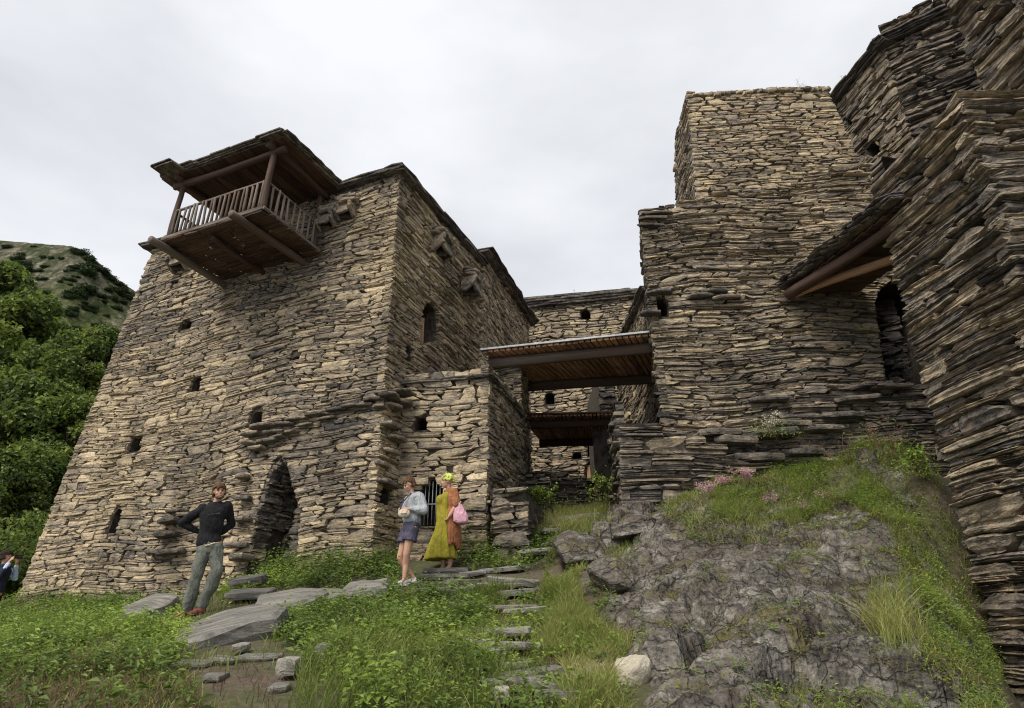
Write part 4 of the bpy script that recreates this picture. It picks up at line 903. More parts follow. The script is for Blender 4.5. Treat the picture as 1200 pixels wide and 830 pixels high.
# ================================================================== FAR HILL AND TREES
def hill_material():
    m, nt, p = mat_new('hillside')
    pos = N(nt, 'ShaderNodeNewGeometry').outputs['Position']; z = N(nt, 'ShaderNodeSeparateXYZ'); nt.links.new(pos, z.inputs[0])
    a = noise(nt, pos, .03, 6, .65, .3); b = noise(nt, mapv(nt, pos, (1, 1, .5)), .42, 6, .75); c_ = noise(nt, pos, .9, 4, .7)
    rockc = ramp(nt, b, [(.40, (.055, .05, .034)), (.55, (.15, .14, .105)), (.66, (.34, .32, .27))])
    grass = ramp(nt, c_, [(.3, (.058, .075, .024)), (.7, (.15, .165, .058))])
    h = math_(nt, 'ADD', math_(nt, 'MULTIPLY', z.outputs[2], 1 / 140.0), math_(nt, 'MULTIPLY', math_(nt, 'SUBTRACT', a, .5), .9))
    c = mixc(nt, ramp(nt, h, [(.54, 0), (.66, .9)]), grass, rockc)
    c = mixc(nt, ramp(nt, noise(nt, pos, .16, 7, .75), [(.47, 0), (.55, .9)]), c, (.035, .050, .018))
    nt.links.new(c, p.inputs['Base Color']); p.inputs['Roughness'].default_value = 1; p.inputs['Specular IOR Level'].default_value = .1; bump(nt, p, b, 1, 1.5); return m
M['hill'] = hill_material()
ridge = [at(-900, 150, 230), at(-500, 190, 215), at(-200, 250, 200), at(0, 280, 190), at(60, 284, 185), at(85, 286, 182), at(108, 300, 182), at(135, 325, 184), at(155, 340, 186), at(185, 368, 190), at(240, 430, 200), at(330, 520, 215), at(500, 640, 240), at(700, 740, 300)]
nu, nv_ = 190, 110; V = []
for i in range(nu):
    q = i / (nu - 1) * (len(ridge) - 1.001); k = int(q); top_ = ridge[k].lerp(ridge[k + 1], q - k)
    for j in range(nv_):
        v = j / (nv_ - 1) * 1.35
        if v <= 1: y = 85 + (top_.y - 85) * v; z_ = -8 + (top_.z + 8) * (v ** 1.12); x = top_.x * (y / top_.y) ** .9
        else: y = top_.y + (v - 1) * 250; z_ = top_.z - (v - 1) * 110; x = top_.x * 1.0
        nz_ = 6 * mnoise.fractal((x * .02, y * .02, z_ * .02), 1, 2.1, 5) + 3.6 * abs(mnoise.fractal((x * .11, y * .11, 3), .8, 2.1, 4)); w_ = min(1, v * 3) * (1 if v < .93 or v > 1.07 else .25)
        V.append((x, y + nz_ * w_ * .6, z_ + nz_ * w_))
Q = [(i * nv_ + j, (i + 1) * nv_ + j, (i + 1) * nv_ + j + 1, i * nv_ + j + 1) for i in range(nu - 1) for j in range(nv_ - 1)]
link('hill', npmesh('hill', V, Q, None, None, None, M['hill'], False), kind='structure', label='steep rocky hillside beyond the trees')
M['leaf_tree'] = leaf_material('tree_leaves', [(0, (.018, .036, .010)), (.3, (.065, .105, .022)), (.6, (.18, .245, .045)), (1, (.33, .39, .08))], .35)
M['leaf_dark'] = leaf_material('dark_shrub_leaves', [(0, (.012, .025, .009)), (.5, (.032, .056, .018)), (1, (.08, .11, .035))], .25)
M['leaf_herb'] = leaf_material('herb_leaves', [(0, (.045, .075, .016)), (.35, (.13, .20, .035)), (.7, (.26, .36, .06)), (1, (.42, .50, .11))], .35, .5)
M['grass'] = leaf_material('grass_blades', [(0, (.06, .09, .02)), (.35, (.18, .23, .05)), (.65, (.33, .34, .11)), (.85, (.42, .36, .17)), (1, (.55, .47, .27))], .4)
M['dry'] = leaf_material('dry_stalks', [(0, (.06, .035, .02)), (.5, (.18, .11, .06)), (1, (.40, .30, .17))], .2)
M['pink'] = leaf_material('pink_petals', [(0, (.38, .16, .22)), (1, (.75, .50, .56))], .3)
M['whitefl'] = leaf_material('white_petals', [(0, (.6, .6, .45)), (1, (.8, .8, .7))], .3)
M['yellowleaf'] = leaf_material('stonecrop', [(0, (.055, .06, .012)), (.5, (.19, .19, .03)), (1, (.36, .30, .06))], .3)
M['bark'] = simple('bark', (.03, .022, .016), (.11, .085, .06), 3, .9, 'st', (1, 4, 4), .8, .03)
NR = np.random.RandomState(5)
def leaves(P, Nn, size, tint, aspect=.5, fold=.25, upb=None):
    """one folded pointed leaf per point: P positions, Nn rough facing normals"""
    n = len(P); Nn = Nn / (np.linalg.norm(Nn, axis=1, keepdims=True) + 1e-9)
    a = NR.normal(size=(n, 3)) if upb is None else upb + NR.normal(size=(n, 3)) * .4
    d = a - (a * Nn).sum(1, keepdims=True) * Nn; d /= np.linalg.norm(d, axis=1, keepdims=True) + 1e-9; s = np.cross(Nn, d)
    L_ = (size if np.ndim(size) else np.full(n, size))[:, None]
    V = np.stack([P, P + d * L_ * .45 + s * L_ * aspect / 2 + Nn * L_ * fold * .4, P + d * L_ - Nn * L_ * .12, P + d * L_ * .45 - s * L_ * aspect / 2 + Nn * L_ * fold * .4], 1)
    i = np.arange(n)[:, None] * 4
    return V.reshape(-1, 3), np.concatenate([i + [0, 1, 2], i + [0, 2, 3]]), np.repeat(tint, 4)
def leafmesh(name, V, Tr, ti, mat): return npmesh(name, V, None, Tr, V, ti, mat)
def puffs(cent, rad, per, size, seed, flat=.8):
    g = np.random.RandomState(seed); P = []; Nn = []; ti = []
    for c, r in zip(cent, rad):
        k = int(per * (r ** 2)); d = g.normal(size=(k, 3)); d /= np.linalg.norm(d, axis=1, keepdims=True); rr_ = r * g.uniform(.55, 1.05, k)[:, None]
        P.append(np.array(c) + d * rr_ * [1, 1, flat]); Nn.append(d * .6 + g.normal(size=(k, 3)) * .8 + [0, 0, .6]); ti.append(.40 + .34 * (g.rand() - .5) + g.normal(0, .16, k))
    P = np.concatenate(P); Nn = np.concatenate(Nn); ti = np.concatenate(ti)
    return leaves(P, Nn, size * g.uniform(.7, 1.3, len(P)), ti, .62)
def tree_meshes(seed, h, r, per, size, mat):
    g = np.random.RandomState(seed); cent = []; rad = []
    gg = Geo(); log_geo(gg, (0, 0, -1), (0, 0, h * .75), .035 * h * .6, .06, n=8, segs=7, bend=.15, seed=seed)
    for i in range(110):
        q = g.rand() ** .8; zc = h * (.30 + .68 * q); rm = r * math.sin(min(1, (1.06 - q) * 1.5) * math.pi / 2) * (.75 + .25 * g.rand()); a = g.uniform(0, 6.28); k = g.uniform(.25, 1.12) ** .7
        c = (math.cos(a) * rm * k, math.sin(a) * rm * k, zc); cent.append(c); rad.append(r * g.uniform(.10, .23))
        if i % 5 == 0: log_geo(gg, (0, 0, zc * .7), c, .05 * r * .5, .02, n=5, segs=3, bend=.1, seed=i)
    crown = leafmesh('crown', *puffs(cent, rad, per, size, seed + 1), mat)
    tr = gg.build('trunk', M['bark']); me_ = tr.data; bpy.data.objects.remove(tr)
    return crown, me_
kinds = [tree_meshes(s, 15, 4.6, 680, .25, M['leaf_tree']) for s in (1, 2, 3)]
spots = [(0,318,40,1.5,'tall tree at the left edge with its top against the hill'),(40,348,37,1.3,'tall tree right of the topmost one'),(86,398,33,1.1,'middle tree on the slope with a lighter top'),(132,392,31,.8,'yellow-green tree whose crown touches the tower edge'),(20,440,30,1.15,'big lower tree in front of the tall left trees'),
         (70,455,28,.95,'dark tree low in the middle of the wood'),(104,470,27,.72,'tree half hidden behind the tower, low down'),(-60,385,34,1.5,'tall tree cut by the left edge of the picture'),(-30,480,26,1.0,'tree low at the left edge'),(-190,360,40,1.7,'tree beyond the left edge'),(160,450,36,.9,'tree mostly behind the tower'),(15,530,23,.6,'small tree in the dark under the wood'),(58,520,25,.6,'small dark tree near the tower foot')]
for i, (px, py, Y, sc, lab) in enumerate(spots):
    p = at(px, py, Y); H_ = 15 * sc; e = empty('leafy_tree', (p.x, p.y, p.z - H_), label=lab, cat='tree', group='green trees left of the tower'); e.scale = (sc, sc, sc); e.rotation_euler.z = i * 1.7
    for nm, me_ in zip(('crown', 'trunk'), kinds[i % 3]):
        o = bpy.data.objects.new(nm, me_); COL.objects.link(o); o.parent = e
# dark shrubs on the hill
gsh = np.random.RandomState(8)
sh = leafmesh('hill_shrub', *puffs([(gsh.uniform(-1, 1), gsh.uniform(-1, 1), gsh.uniform(.2, 1.2)) for _ in range(12)], [gsh.uniform(.5, .9) for _ in range(12)], 260, .3, 9), M['leaf_dark'])
from mathutils.bvhtree import BVHTree
hb_ = BVHTree.FromPolygons([Vector(v) for v in V], Q)
k = 0
for (px, py, s_) in [(28,312,3.2),(22,304,2.6),(35,318,2.4),(84,284,2.2),(90,290,2.6),(96,298,3),(103,304,2.4),(108,308,2.8),(113,316,2.6),(119,318,2.2),(124,322,3),(130,328,2.3),(138,334,2.4),(146,342,2.2),(152,346,2.0),(100,320,3.8),(106,316,3.2),(92,315,2.4),(98,340,3.6),(108,344,3.2),(90,345,2.8),(118,348,2.2),(140,344,2.8),(150,350,2.6),(46,318,1.6),(30,340,2.4),(52,345,2.2),(60,365,2.0),(72,386,2.5),(10,290,1.8),(60,282,1.4),(40,281,1.2),(126,340,2.0),(134,352,2.2)] + [(gsh.uniform(0, 165), gsh.uniform(284, 392), gsh.uniform(.8, 2.0)) for _ in range(70)]:
    h_ = hb_.ray_cast(Vector((0, 0, 0)), ray(px, py).normalized(), 900)[0]
    if h_ is None: continue
    o = bpy.data.objects.new('hill_shrub', sh); COL.objects.link(o); o.location = h_ - Vector((0, 0, s_ * .3)); s_ *= .5; o.scale = (s_ * 1.3, s_ * 1.3, s_ * .8); o.rotation_euler.z = k * 2.1; k += 1
    tag(o, 'dark green shrub scattered on the rocky hillside above the trees', 'shrub', 'dark shrubs on the hillside')

# ================================================================== STEPS AND LOOSE ROCKS
def gnormal(x, y, e=.15):
    n = Vector((gz1(x - e, y) - gz1(x + e, y), gz1(x, y - e) - gz1(x, y + e), 2 * e)); return n.normalized()
def rock_at(name, px, py, wpx, dep, th, seed, label, cat='rock', tint=.4, yaw=0, lift=.02, tilt=(0, 0), parent=None, flat=.7, group=None, pts=10):
    x, y = ground_hit(px, py); d = y * CP; wm = wpx / F * (y * 1.0)
    n = gnormal(x, y).lerp(Vector((0, 0, 1)), 1 - flat).normalized(); n = (n + Vector((tilt[0], tilt[1], 0))).normalized()
    u = Vector((math.cos(yaw), math.sin(yaw), 0)); v = n.cross(u).normalized(); u = v.cross(n).normalized()
    g = Geo(); c = Vector((x, y, gz1(x, y) + lift)); slab_geo(g, c, u, v, n, wm, dep, th, seed, tint, pts, .16)
    o = g.build(name, M['slab'], parent)
    if parent is None: tag(o, label, cat, group)
    return o
def slab_material():
    m, nt, p = mat_new('grey_slab'); st = attr(nt, 'st').outputs['Vector']
    a = noise(nt, mapv(nt, st, (1.2, 7, 3)), 1.5, 7, .6, .6); b = noise(nt, st, 30, 5, .7)
    ti = attr(nt, 'tint').outputs['Fac']
    c = ramp(nt, math_(nt, 'ADD', a, math_(nt, 'MULTIPLY', math_(nt, 'SUBTRACT', ti, .5), .6)), [(.25, (.075, .07, .062)), (.5, (.205, .195, .175)), (.68, (.34, .32, .28)), (.95, (.52, .47, .37))])
    c = mixc(nt, .7, c, ramp(nt, b, [(.33, .5), (.6, 1)]), 'MULTIPLY')
    nt.links.new(c, p.inputs['Base Color']); p.inputs['Roughness'].default_value = .75; bump(nt, p, math_(nt, 'ADD', a, math_(nt, 'MULTIPLY', b, .3)), .9, .05); return m
M['slab'] = slab_material()
rock_at('flat_rock', 268, 742, 112, 1.5, .26, 1, 'big smooth grey slab in the grass right beside the standing man', tint=.45, yaw=.30, lift=.03, tilt=(-.10, -.12), pts=11)
rock_at('flat_rock', 338, 712, 74, 1.0, .22, 2, 'grey slab above and right of the biggest one, below the arched doorway', tint=.45, yaw=.2, lift=.04, tilt=(-.08, -.12))
rock_at('flat_rock', 428, 702, 50, .6, .22, 3, 'rounded grey rock just left of the woman in the grey hoodie', tint=.50, yaw=.05, lift=.10, tilt=(0, -.12))
rock_at('flat_rock', 380, 706, 60, .7, .16, 33, 'long low grey ledge between the doorway slab and the rounded rock', tint=.50, yaw=.1, lift=.05, tilt=(0, -.1))
rock_at('flat_rock', 175, 724, 56, .8, .24, 4, 'small grey slabs at the tower foot left of the man', tint=.5, yaw=-.1, lift=.10, tilt=(.0, -.2))
rock_at('flat_rock', 290, 704, 50, .5, .12, 5, 'thin flat slab behind the man near the wall base', tint=.38, lift=.08); rock_at('flat_rock', 288, 696, 40, .4, .12, 6, 'second thin slab lying on the first behind the man', tint=.28, lift=.2)
rock_at('stone', 283, 765, 16, .22, .06, 7, 'small pale stone at the lower end of the big slab', tint=.62, lift=.04)
rock_at('stone', 337, 793, 20, .26, .13, 8, 'small white-grey stone in the leafy slope below the ferny bank', tint=.75, lift=.08); rock_at('stone', 376, 782, 15, .2, .12, 9, 'small pointed grey stone in the leaves right of the white-grey one', tint=.6, lift=.12)
def boulder(px, py, Y, rx, ry, rz, seed, label, tint, mat=None, rot=(0, 0, 0), dz=0):
    c = at(px, py, Y); bm = bmesh.new(); bmesh.ops.create_icosphere(bm, subdivisions=4, radius=1); Rm = Matrix.Rotation(rot[2], 3, 'Z') @ Matrix.Rotation(rot[0], 3, 'X') @ Matrix.Rotation(rot[1], 3, 'Y'); q = random.Random(seed)
    pl_ = [(Vector((q.gauss(0, 1), q.gauss(0, 1), q.gauss(0, 1))).normalized(), q.uniform(.62, .92)) for _ in range(13)]
    for v in bm.verts:
        p = v.co.copy()
        for n_, d_ in pl_:
            t_ = p.dot(n_)
            if t_ > d_: p -= n_ * (t_ - d_) * .88
        p *= 1 + .07 * mnoise.fractal(p * 2 + Vector((seed, 0, 0)), 1, 2, 4) + .03 * mnoise.fractal(p * 7, .8, 2, 3)
        v.co = Rm @ Vector((p.x * rx, p.y * ry, p.z * rz))
    me_ = bpy.data.meshes.new('boulder'); bm.to_mesh(me_); bm.free(); n_ = len(me_.vertices); co_ = np.zeros(n_ * 3, np.float32); me_.vertices.foreach_get('co', co_)
    a_ = me_.attributes.new('st', 'FLOAT_VECTOR', 'POINT'); a_.data.foreach_set('vector', co_ * 1.6 + seed); a_ = me_.attributes.new('tint', 'FLOAT', 'POINT'); a_.data.foreach_set('value', np.full(n_, tint, np.float32))
    o = link('boulder', me_, mat or M['rock']); o.location = c + Vector((0, 0, dz)); tag(o, label, 'rock')
boulder(737, 795, 6.35, .17, .15, .25, 21, 'pale yellowish upright boulder leaning on the bedrock at the bottom', 1.35, M['slab'], (.5, .3, .2))
boulder(715, 672, 9.9, .36, .45, .24, 11, 'smooth grey boulder nose overhanging a dark gap on the left of the bedrock', .5, None, (.35, .35, .2))
boulder(676, 644, 11.6, .50, .55, .28, 12, 'rounded grey rock at the top left shoulder of the bedrock', .5, None, (.4, -.3, .4))
boulder(742, 618, 12.4, .55, .5, .22, 13, 'broad grey rock just under the terrace wall', .5, None, (.3, -.2, 0))
rock_at('stone', 588, 826, 16, .2, .08, 12, 'small pale stone at the very bottom below the steps', tint=.95, lift=.06)
stp = empty('stone_steps', (.0, 10.5, .8), label='rough stone steps climbing between the grass towards the alley', kind='structure')
for i, (px, py, w_, tl, ti) in enumerate([(596,672,58,0,.6),(560,676,40,0,.5),(600,684,64,.02,.5),(594,692,60,0,.45),(606,701,60,-.02,.42),(600,718,50,0,.5),(612,722,34,.03,.62),(592,747,62,-.10,.62),(560,760,26,.1,.7),(575,744,30,0,.6),(606,788,60,-.04,.5),(625,799,74,-.08,.45),(600,806,60,0,.4),(640,814,60,.02,.5),(676,800,70,-.30,.55),(545,712,40,0,.55),(556,694,16,.1,.6),(655,826,60,-.05,.4),(575,770,40,0,.4),(618,762,40,0,.45),
        (650,640,44,0,.4),(660,628,40,0,.35),(668,618,40,0,.4),(672,610,36,0,.35),(640,652,46,0,.4)]):
    rock_at('step_stone', px + rnd.uniform(-7, 7), py + rnd.uniform(-2, 2), w_ * rnd.uniform(.7, 1.35), rnd.uniform(.25, .5), rnd.uniform(.05, .10), 40 + i, None, tint=ti, yaw=rnd.uniform(-.45, .4), lift=.045, tilt=(tl + rnd.uniform(-.1, .1), rnd.uniform(-.08, .08)), parent=stp, flat=.25)
ldg = empty('stone_ledge', (-1.2, 11.8, 1), label='little stack of flat stones under the feet of the woman in the yellow dress', cat='ledge')
for i, (px, py, w_, lf) in enumerate([(520,679,60,.03),(516,686,64,.0),(528,693,56,.0),(508,692,40,-.02),(540,686,40,.02),(524,674,50,.05)]):
    rock_at('stone', px, py, w_, .5, .10, 80 + i, None, tint=.25, lift=lf, parent=ldg, flat=.2)
for i, (px, py, w_) in enumerate([(226,778,40),(262,774,30),(304,771,46),(250,795,24),(328,806,20)]):
    rock_at('stone', px, py, w_, .26, .045, 100 + i, ['leftmost flat stone of the upper row in the earth path', 'middle flat stone of the upper row in the earth path', 'flat stone in the path just under the big grey slab', 'flat stone in the earth path below the upper row', 'small flat stone at the right edge of the earth path', 'lowest left flat stone in the earth path', 'lowest flat stone in the middle of the earth path'][i], tint=.40, lift=.0, group='flat stones in the earth path')

# ================================================================== PLANTS
def proj_surf(X, Y, Z): return proj(np.stack([X, Y, Z], -1))
def scatter(n, box, zones, seed, avoid=()):
    """random ground points inside measured zones -> X, Y, Z, zone index"""
    g = np.random.RandomState(seed); X = g.uniform(box[0], box[1], n); Y = g.uniform(box[2], box[3], n); Z = surf(X, Y); px, py = proj_surf(X, Y, Z)
    zi = np.full(n, -1)
    for k, (poly, dens) in enumerate(zones): zi[inpoly(px, py, poly) & (g.rand(n) < dens)] = k
    for poly in avoid: zi[inpoly(px, py, poly)] = -1
    q = zi >= 0; return X[q], Y[q], Z[q], zi[q]
def herb(X, Y, Z, hgt, nl, size, tint0, seed, spread=.5):
    g = np.random.RandomState(seed); n = len(X); h = hgt * g.uniform(.5, 1.15, n); P = []; Nn = []; ti = []; UP = []; sz = []
    lean = g.normal(0, .25, (n, 2)); tp = tint0 + g.normal(0, .12, n)
    for k in range(nl):
        f = (k + .6) / nl; a = g.uniform(0, 6.28, n); r = .02 + .03 * g.rand(n)
        P.append(np.stack([X + lean[:, 0] * h * f + np.cos(a) * r, Y + lean[:, 1] * h * f + np.sin(a) * r, Z + h * f], 1))
        o = np.stack([np.cos(a), np.sin(a), np.full(n, .25)], 1); UP.append(o * 2); Nn.append(np.stack([-np.cos(a) * .1, -np.sin(a) * .1 - .25, np.ones(n)], 1) + g.normal(0, .25, (n, 3)))
        ti.append(tp + .18 * (f - .5) + g.normal(0, .06, n)); sz.append(size * g.uniform(.6, 1.25, n) * (1.15 - .4 * f))
    return leaves(np.concatenate(P), np.concatenate(Nn), np.concatenate(sz), np.concatenate(ti), .5, .3, np.concatenate(UP))
def blades(X, Y, Z, hgt, wid, tint, seed, bend=.5):
    g = np.random.RandomState(seed); n = len(X); h = hgt * g.uniform(.45, 1.2, n); a = g.uniform(0, 6.28, n); b = bend * g.uniform(.2, 1.3, n) * h
    dx, dy = np.cos(a), np.sin(a); a2 = g.uniform(0, 6.28, n); wx, wy = np.cos(a2) * wid / 2, np.sin(a2) * wid / 2
    z = Z - .02; B = np.stack([X, Y, z], 1); w_ = np.stack([wx, wy, wx * 0], 1)
    m1 = B + np.stack([dx * b * .25, dy * b * .25, h * .55], 1); m2 = B + np.stack([dx * b * .65, dy * b * .65, h * .88], 1); tp = B + np.stack([dx * b * 1.15, dy * b * 1.15, h * .98], 1)
    V = np.stack([B - w_, B + w_, m1 + w_ * .85, m1 - w_ * .85, m2 + w_ * .55, m2 - w_ * .55, tp], 1); i = np.arange(n)[:, None] * 7
    Tr = np.concatenate([i + [0, 1, 2], i + [0, 2, 3], i + [3, 2, 4], i + [3, 4, 5], i + [5, 4, 6]]); return V.reshape(-1, 3), Tr, np.repeat(tint + g.normal(0, .10, n), 7)
FOLK = [[(205,700),(262,700),(262,735),(205,735)], [(464,668),(492,668),(492,694),(464,694)]]
SLABS = [[(205,768),(250,722),(325,712),(300,770)], [(300,722),(330,698),(378,690),(385,706),(330,722)], [(405,712),(410,695),(448,692),(452,708)], [(718,830),(716,775),(745,765),(758,800),(755,830)], [(215,790),(330,768),(350,830),(235,830)], [(145,735),(150,716),(200,712),(198,735)]]
HZ = [([(296,640),(300,690),(400,700),(466,694),(468,640),(330,655)], .9), ([(530,632),(540,676),(650,668),(655,632)], .9), ([(308,722),(400,700),(470,700),(560,705),(575,760),(560,850),(430,850),(370,800)], .85), ([(-60,700),(130,690),(215,735),(215,770),(200,800),(-60,800)], .8),
      ([(176,716),(270,716),(262,768),(200,770)], .9), ([(250,670),(292,672),(292,700),(255,696)], .8), ([(-60,790),(220,790),(250,850),(-60,850)], .18), ([(470,690),(560,690),(560,720),(470,720)], .5), ([(60,700),(220,690),(205,720),(60,730)], .45), ([(545,700),(640,700),(700,620),(720,700),(745,850),(545,850)], .34), ([(840,560),(1000,515),(1062,505),(1100,545),(1120,640),(1060,600),(1000,580),(900,600)], 0)]
X, Y, Z, zi = scatter(42000, (-14, 2.2, 4.6, 15.5), HZ, 1, SLABS + FOLK)
q = (fbm(X, Y, f=2.3, o=3, seed=61) + .22 * NR.normal(size=len(X))) > np.array([-.35, -.35, -.18, -.12, -.2, -.3, 0, -.1, -.1, -.1, -.1])[zi]; X, Y, Z, zi = X[q], Y[q], Z[q], zi[q]
hg = np.array([.34, .34, .26, .24, .20, .3, .2, .22, .2, .17, .2])[zi]; tz = np.array([.36, .33, .40, .44, .66, .60, .3, .4, .42, .42, .4])[zi]
pn = fbm(X, Y, f=1.7, o=2, seed=8) * .5 + .5; hg = hg * (.45 + 1.1 * pn); tz = tz + .35 * fbm(X, Y, f=1.3, o=3, seed=66)
k1 = NR.rand(len(X)) < .5; k2 = ~k1 & (NR.rand(len(X)) < .5); k3 = ~k1 & ~k2
VA, TA, tA = herb(X[k1], Y[k1], Z[k1], hg[k1], 11, .058, tz[k1], 2); VB, TB, tB = herb(X[k2], Y[k2], Z[k2], hg[k2] * 1.15, 8, .10, tz[k2] - .05, 22); VC, TC, tC = herb(X[k3], Y[k3], Z[k3], hg[k3] * .8, 14, .038, tz[k3] + .08, 23)
link('leafy_undergrowth', leafmesh('leafy_undergrowth', np.concatenate([VA, VB, VC]), np.concatenate([TA, TB + len(VA), TC + len(VA) + len(VB)]), np.concatenate([tA, tB, tC]), M['leaf_herb']), kind='stuff', label='leafy green undergrowth on the bank')
GZ = [([(655,850),(668,790),(640,760),(636,700),(642,655),(668,605),(690,596),(700,640),(672,690),(705,740),(745,745),(722,800),(745,850)], 1.0), ([(330,850),(370,745),(560,715),(575,760),(600,850)], .8), ([(545,700),(640,690),(650,850),(560,850)], .42), ([(-60,735),(215,735),(330,770),(330,850),(-60,850)], .35), ([(180,740),(600,690),(600,715),(330,760)], .35), ([(-60,690),(300,685),(470,680),(560,690),(560,720),(200,735),(-60,740)], .3), ([(615,640),(640,590),(720,590),(700,612)], .6)]
X, Y, Z, zi = scatter(150000, (-13, 2.4, 4.6, 18), [([(0,0),(1,0),(0,1)],0)] + GZ[1:], 3, SLABS[:4] + [[(225,790),(330,775),(350,830),(245,830)], [(572,668),(632,664),(632,708),(590,710)]])
q = inpoly(X, Y, ROCKP) & (NR.rand(len(X)) < .8); X, Y, Z, zi = X[~q], Y[~q], Z[~q], zi[~q]
hg = np.array([.30, .24, .17, .14, .13, .12, .22])[zi] * (.5 + 1.0 * (fbm(X, Y, f=1.3, o=3, seed=18) * .5 + .5)); tz = np.array([.62, .36, .45, .42, .40, .36, .52])[zi] + .18 * fbm(X, Y, f=.9, o=3, seed=12)
X2, Y2, Z2, z2 = scatter(150000, (-.6, 1.7, 4.7, 13.5), GZ[:1], 33, [SLABS[3], [(572,668),(632,664),(632,708),(590,710)]])
kq = (Y2 < 12.3) & (NR.rand(len(X2)) < .62) | (NR.rand(len(X2)) < .3); X2, Y2, Z2 = X2[kq], Y2[kq], Z2[kq]
X, Y, Z = np.concatenate([X, X2]), np.concatenate([Y, Y2]), np.concatenate([Z, Z2]); hg = np.concatenate([hg, .22 * (.10 + 1.3 * (fbm(X2, Y2, f=2.4, o=3, seed=19) * .5 + .5)) * NR.uniform(.5, 1.3, len(X2))]); tz = np.concatenate([tz, .54 + .45 * fbm(X2, Y2, f=1.2, o=3, seed=13)])
V_, T_, t_ = blades(X, Y, Z, hg, .0085, tz, 4, .95)
link('grass', leafmesh('grass', V_, T_, t_, M['grass']), kind='stuff', label='long green and straw-coloured grass on the bank')
# dry stalks at the lower left and among the grass
X, Y, Z, zi = scatter(60000, (-9, 2.4, 4.6, 12), [([(-60,770),(210,775),(250,850),(-60,850)], .6), ([(60,700),(640,690),(640,850),(0,850)], .035), ([(230,775),(330,770),(370,850),(240,850)], .05), ([(600,700),(700,610),(720,850),(610,850)], .06)], 6)
link('dry_stalks', leafmesh('dry_stalks', *blades(X, Y, Z, .13, .007, np.full(len(X), .35), 7, 1.6), M['dry']), kind='stuff', label='dry brown stalks and rootlets on the earth bank')
# growth on the bedrock
RZ = [([(835,565),(1000,508),(1062,500),(1100,540),(1115,640),(1060,630),(1000,595),(900,625),(835,610)], 1.0), ([(1030,600),(1110,600),(1165,700),(1175,850),(1060,850),(1090,740)], .9), ([(760,590),(860,560),(900,640),(820,640)], .35), ([(900,620),(960,600),(1030,610),(1040,660),(930,660)], .18), ([(660,600),(760,600),(740,680),(700,720),(680,660)], .12), ([(700,680),(1090,640),(1080,850),(720,850)], .06), ([(850,830),(1000,760),(1100,760),(1100,850)], .2)]
X, Y, Z, zi = scatter(85000, (.2, 7.4, 4.6, 13.2), RZ, 9)
q = (fbm(X, Y, f=1.8, o=3, seed=71) + .25 * NR.normal(size=len(X))) > -.22; X, Y, Z, zi = X[q], Y[q], Z[q], zi[q]; k1 = NR.rand(len(X)) < .30
link('stonecrop', leafmesh('stonecrop', *herb(X[~k1], Y[~k1], Z[~k1], .07, 7, .028, .45 + .3 * fbm(X[~k1], Y[~k1], f=1.5, o=2, seed=40), 10), M['yellowleaf']), kind='stuff', label='low yellowish stonecrop and moss tufts on the bedrock')
g_ = X[k1], Y[k1], Z[k1]
link('rock_herbs', leafmesh('rock_herbs', *herb(*g_, np.where(zi[k1] < 2, .26, .12), 10, .042, .42 + .25 * fbm(g_[0], g_[1], f=1.2, o=2, seed=41), 11), M['leaf_herb']), kind='stuff', label='green herbs crowning the bedrock')
X, Y, Z, zi = scatter(90000, (.2, 7.4, 4.6, 13.2), [(RZ[0][0], .75), (RZ[1][0], .8), (RZ[2][0], .3), ([(1020,700),(1060,690),(1090,760),(1040,780)], .8), (RZ[3][0], .12), (RZ[6][0], .3), (RZ[4][0], .2)], 13)
q = (fbm(X, Y, f=1.6, o=3, seed=72) + .2 * NR.normal(size=len(X))) > -.15; X, Y, Z, zi = X[q], Y[q], Z[q], zi[q]
link('rock_grass', leafmesh('rock_grass', *blades(X, Y, Z, np.array([.16, .18, .20, .34, .1, .12, .14])[zi], .0075, .52 + .2 * fbm(X, Y, f=1, o=2, seed=44), 14, .9), M['grass']), kind='stuff', label='tufts of grass growing on the bedrock')
def sprig(name, px, py, Y, h, n, mat, label, cat='plant', seed=1, head=.02, nh=26, lean=.3, leafn=0, r=.25):
    g = np.random.RandomState(seed); c = at(px, py, Y); e = empty(name, c, label=label, cat=cat); st_ = Geo(); Ph = []
    for i in range(n):
        a = Vector((c.x + g.uniform(-r, r) * .5, c.y, c.z)); b = a + Vector((g.normal(0, lean) * h, g.normal(0, lean) * h - .08 * h, h * g.uniform(.6, 1.1))); log_geo(st_, a, b, .0045, .003, n=4, segs=3, bend=.03, seed=i); Ph += [b + Vector(g.normal(0, .035, 3)) for _ in range(nh)]
        for q in range(2):
            m_ = a.lerp(b, g.uniform(.4, .8)); b2 = m_ + Vector((g.normal(0, .35), g.normal(0, .35), .6)) * h * .3; log_geo(st_, m_, b2, .003, .002, n=4, segs=2, bend=.01, seed=i + 50); Ph += [b2 + Vector(g.normal(0, .02, 3)) for _ in range(nh // 2)]
    st_.build('stem', M['dry'], e)
    if nh:
        Pn = np.array([tuple(v) for v in Ph]); me_ = leafmesh('flower_head', *leaves(Pn, g.normal(size=Pn.shape) + [0, -.5, .5], head, g.rand(len(Pn)), .9), mat); link('flower_head', me_, None, e, kind='stuff')
    if leafn:
        Pn = np.array([(c.x + g.normal(0, r), c.y + g.normal(0, .08) - .05, c.z + abs(g.normal(0, .5)) * h) for _ in range(leafn)]); link('leaves', leafmesh('leaves', *leaves(Pn, g.normal(size=Pn.shape) + [0, -1, 1], .05, .45 + .15 * g.normal(size=leafn), .5), M['leaf_herb']), None, e, kind='stuff')
